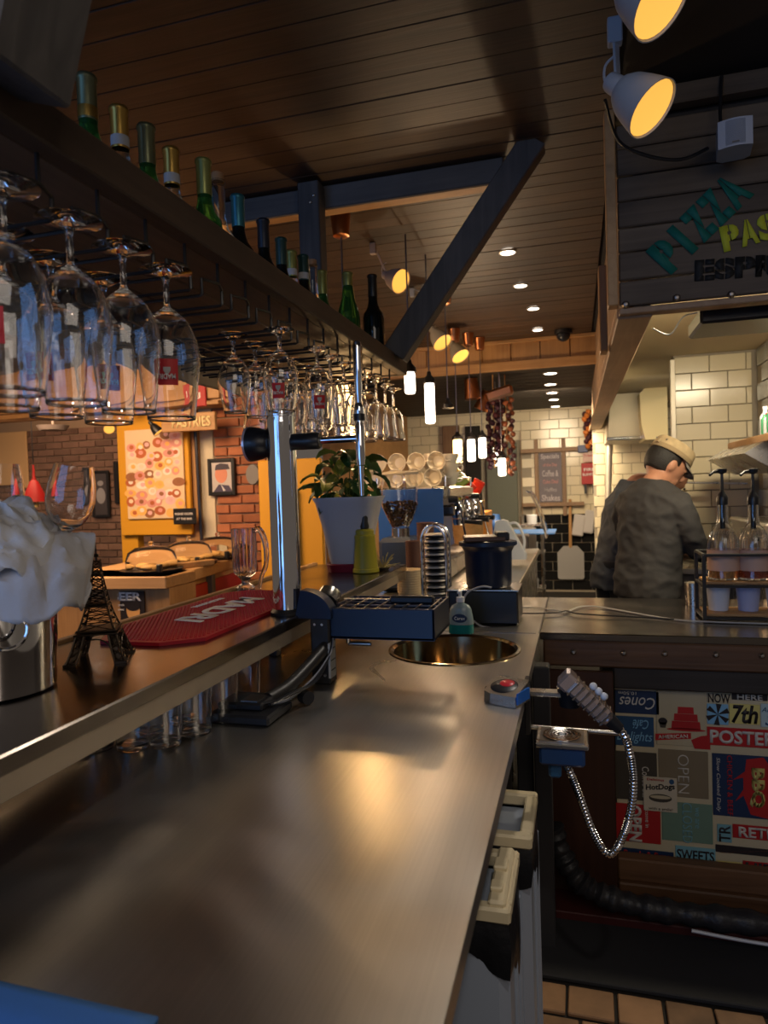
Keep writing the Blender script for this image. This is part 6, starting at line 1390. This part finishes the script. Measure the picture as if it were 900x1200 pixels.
def person(name, lab, loc, rz, sh, tr, cap, sleeve, lean, sc_=1.0, headturn=0, bend=.5, fwd=0):
    t = thing('person', lab, 'person', loc, rz); t.scale = (sc_, sc_, sc_)
    # body local: faces +Y, back towards the viewer
    hipz, shz = .92, 1.36; ly_ = lean; sy_ = ly_; 
    bd = B(); nk = Vector((0, sy_+.01+fwd*.35, shz+.055)); hd_ = Vector((.0, sy_+.095+.03*bend+fwd, shz+.165-.02*bend-fwd*.45))
    limb(bd, [(0,sy_-.01,shz-.02), nk, hd_-Vector((0,.02,.07))], [.075,.062,.056])
    Mr = Matrix.Rotation(headturn, 3, 'Z') @ Matrix.Rotation(-bend, 3, 'X') @ Matrix.Diagonal((1.13,1.13,1.13))
    bd.ball(hd_, (.076,.096,.108), 22, 16, Mr); bd.ball(hd_+Mr @ Vector((0,.035,-.055)), (.055,.062,.060), 16, 12, Mr)
    bd.ball(hd_+Mr @ Vector((0,.100,-.015)), (.014,.024,.026), 10, 8, Mr); bd.ball(hd_+Mr @ Vector((0,.088,-.062)), (.026,.014,.011), 10, 8, Mr)
    for s in (-1, 1): bd.ball(hd_+Mr @ Vector((s*.076,-.005,-.01)), (.012,.022,.034), 10, 8, Mr); bd.ball(hd_+Mr @ Vector((s*.032,.082,.012)), (.018,.012,.010), 8, 6, Mr)
    wr = {}
    for s in (-1, 1):
        e = Vector((s*.225, sy_+.06, 1.06)); w_ = Vector((s*.13, sy_+.32, .985)); wr[s] = w_
        limb(bd, [(s*.17, sy_, shz-.06), (s*.21, sy_+.01, 1.22), e, (e+w_)/2+Vector((s*.01,0,-.005)), w_], [.050,.046,.042,.038,.026])
        hand(bd, w_, (-s*.25,.9,-.25), (1,.25*s,0), 1)
    loft(bd, [(0,0,hipz-.05,.15,.10,0),(0,ly_*.3,hipz+.12,.14,.095,0),(0,sy_,shz-.1,.17,.10,0)])
    for s in (-1, 1): limb(bd, [(s*.09,.0,.88),(s*.10,.0,.5),(s*.105,-.02,.10)], [.08,.055,.04])
    body = remesh(bd, 'body', skin, t, .009, 2)
    # shirt
    sb = B()
    loft(sb, [(0,-.01,.80,.185,.135,0),(0,-.005,.90,.188,.135,0),(0,ly_*.3,1.02,.180,.128,-.1),(0,ly_*.6,1.14,.196,.135,-.15),(0,ly_*.9,1.26,.215,.135,-.2),(0,sy_,shz-.02,.205,.115,-.2),(0,sy_+.005,shz+.03,.13,.09,-.2),(0,sy_+.01,shz+.065,.075,.072,-.2)])
    for s in (-1, 1):
        sh_, e = Vector((s*.160, sy_-.005, shz-.055)), Vector((s*.225, sy_+.06, 1.06)); w_ = wr[s]
        if sleeve == 'long': limb(sb, [sh_, (s*.205, sy_-.005, 1.23), e, e.lerp(w_, .33)], [.070,.064,.058,.052])
        else: limb(sb, [sh_, (s*.205, sy_, 1.24), Vector((s*.218,sy_+.02,1.16))], [.070,.068,.064])
    if sleeve == 'long':
        for s in (-1, 1): e = Vector((s*.225, sy_+.06, 1.06)); w_ = wr[s]; p = e.lerp(w_, .30); sb.tube([p, e.lerp(w_,.38)], .057, 14)
    wrinkle(remesh(sb, 'shirt', sh, t, .010, 3), .016, 7, lean*40)
    tb = B()
    loft(tb, [(0,0,.80,.165,.115,0),(0,0,.90,.175,.122,0),(0,0,.97,.172,.120,0)])
    for s in (-1, 1): limb(tb, [(s*.085,0,.86),(s*.10,.01,.5),(s*.105,-.01,.09)], [.098,.078,.07])
    remesh(tb, 'trousers', tr, t, .014, 3)
    for s in (-1, 1): fb = B(); fb.ball((s*.105,.05,.045), (.05,.13,.045)); fb.box((s*.105,.05,.012),(.095,.25,.024),bev=.01); fb.obj('shoe', black, t, True)
    # hair
    hb2 = B(); hb2.ball(hd_+Mr @ Vector((0,-.018,.012)), (.083,.097,.106), 24, 16, Mr)
    hm = hb2.mesh('hair', hairm, True); ho = bpy.data.objects.new('hair', hm); C.objects.link(ho); ho.parent = t
    inv = Mr.inverted(); bmh = bmesh.new(); bmh.from_mesh(hm)
    dl = [v for v in bmh.verts if (inv @ (v.co-hd_)).y > .035-.3*min(0, (inv @ (v.co-hd_)).z-.0) and (inv @ (v.co-hd_)).z < .055 or (inv @ (v.co-hd_)).z < -.075]
    bmesh.ops.delete(bmh, geom=dl, context='VERTS'); bmh.to_mesh(hm); bmh.free()
    sd = ho.modifiers.new('s', 'SOLIDIFY'); sd.thickness = .006
    for s in (-1, 1): B().ball(hd_+Mr @ Vector((s*.031,.099,.012)), (.011,.005,.006), 10, 6, Mr).obj('eye', C_('eye_dark',(.02,.015,.012)), t, True)
    if cap:
        cpp = B(); cpp.lathe([(.101,.0),(.103,.005),(.098,.055),(.092,.066),(.06,.074),(0,.078)], hd_+Mr @ Vector((0,-.006,.040)), 30, Mr @ Matrix.Diagonal((.90,1.06,1)) if True else Mr)
        co = cpp.obj('cap', khaki, t, True); sd = co.modifiers.new('s', 'SOLIDIFY'); sd.thickness = .004
        B().lathe([(.1035,.0),(.1045,.002),(.103,.022),(.1015,.023)], hd_+Mr @ Vector((0,-.006,.041)), 30, Mr @ Matrix.Diagonal((.90,1.06,1))).obj('cap_band', mat('cap_band_cloth',(.30,.22,.12),.9), co, True)
        bb_ = B(); bb_.grid(lambda a, c: hd_+Mr @ Vector(((.085-.0*c)*math.sin(-1.15+2.3*a)*(1-.12*c), .012+(.088+.062*c)*math.cos(-1.15+2.3*a)-.01, .044-.020*c-.012*c*math.sin(math.pi*a))), 14, 4)
        bo = bb_.obj('visor', mat('grey_visor',(.22,.20,.17),.8), t, True); sd = bo.modifiers.new('s', 'SOLIDIFY'); sd.thickness = .004
        for a in (-2.2,-1.6,-.9): 
            q = hd_+Mr @ Vector((.093*math.cos(a),-.006+.108*math.sin(a),.083)); B().ball(q, .005).obj('eyelet', steel_dark, co, True)
        B().box(hd_+Mr @ Vector((.02,-.113,.064)), (.05,.006,.016), Mr).obj('strap', khaki, co)
    return t
q1 = ony(765, 700, 3.98); q2 = ony(735, 700, 4.12)
person('person', 'person in charcoal shirt and khaki cap, back turned, head bent right', (q1.x-.035, 3.90, 0), R_(-46), shirt1, trouser, True, 'long', .06, .985, -.42, .62)
person('person', 'person in slate grey T-shirt bending forward, mostly hidden behind the capped one', (q2.x-.045, 4.20, 0), R_(-66), shirt2, trouser, False, 'short', .11, .985, 0, 1.0, .11)
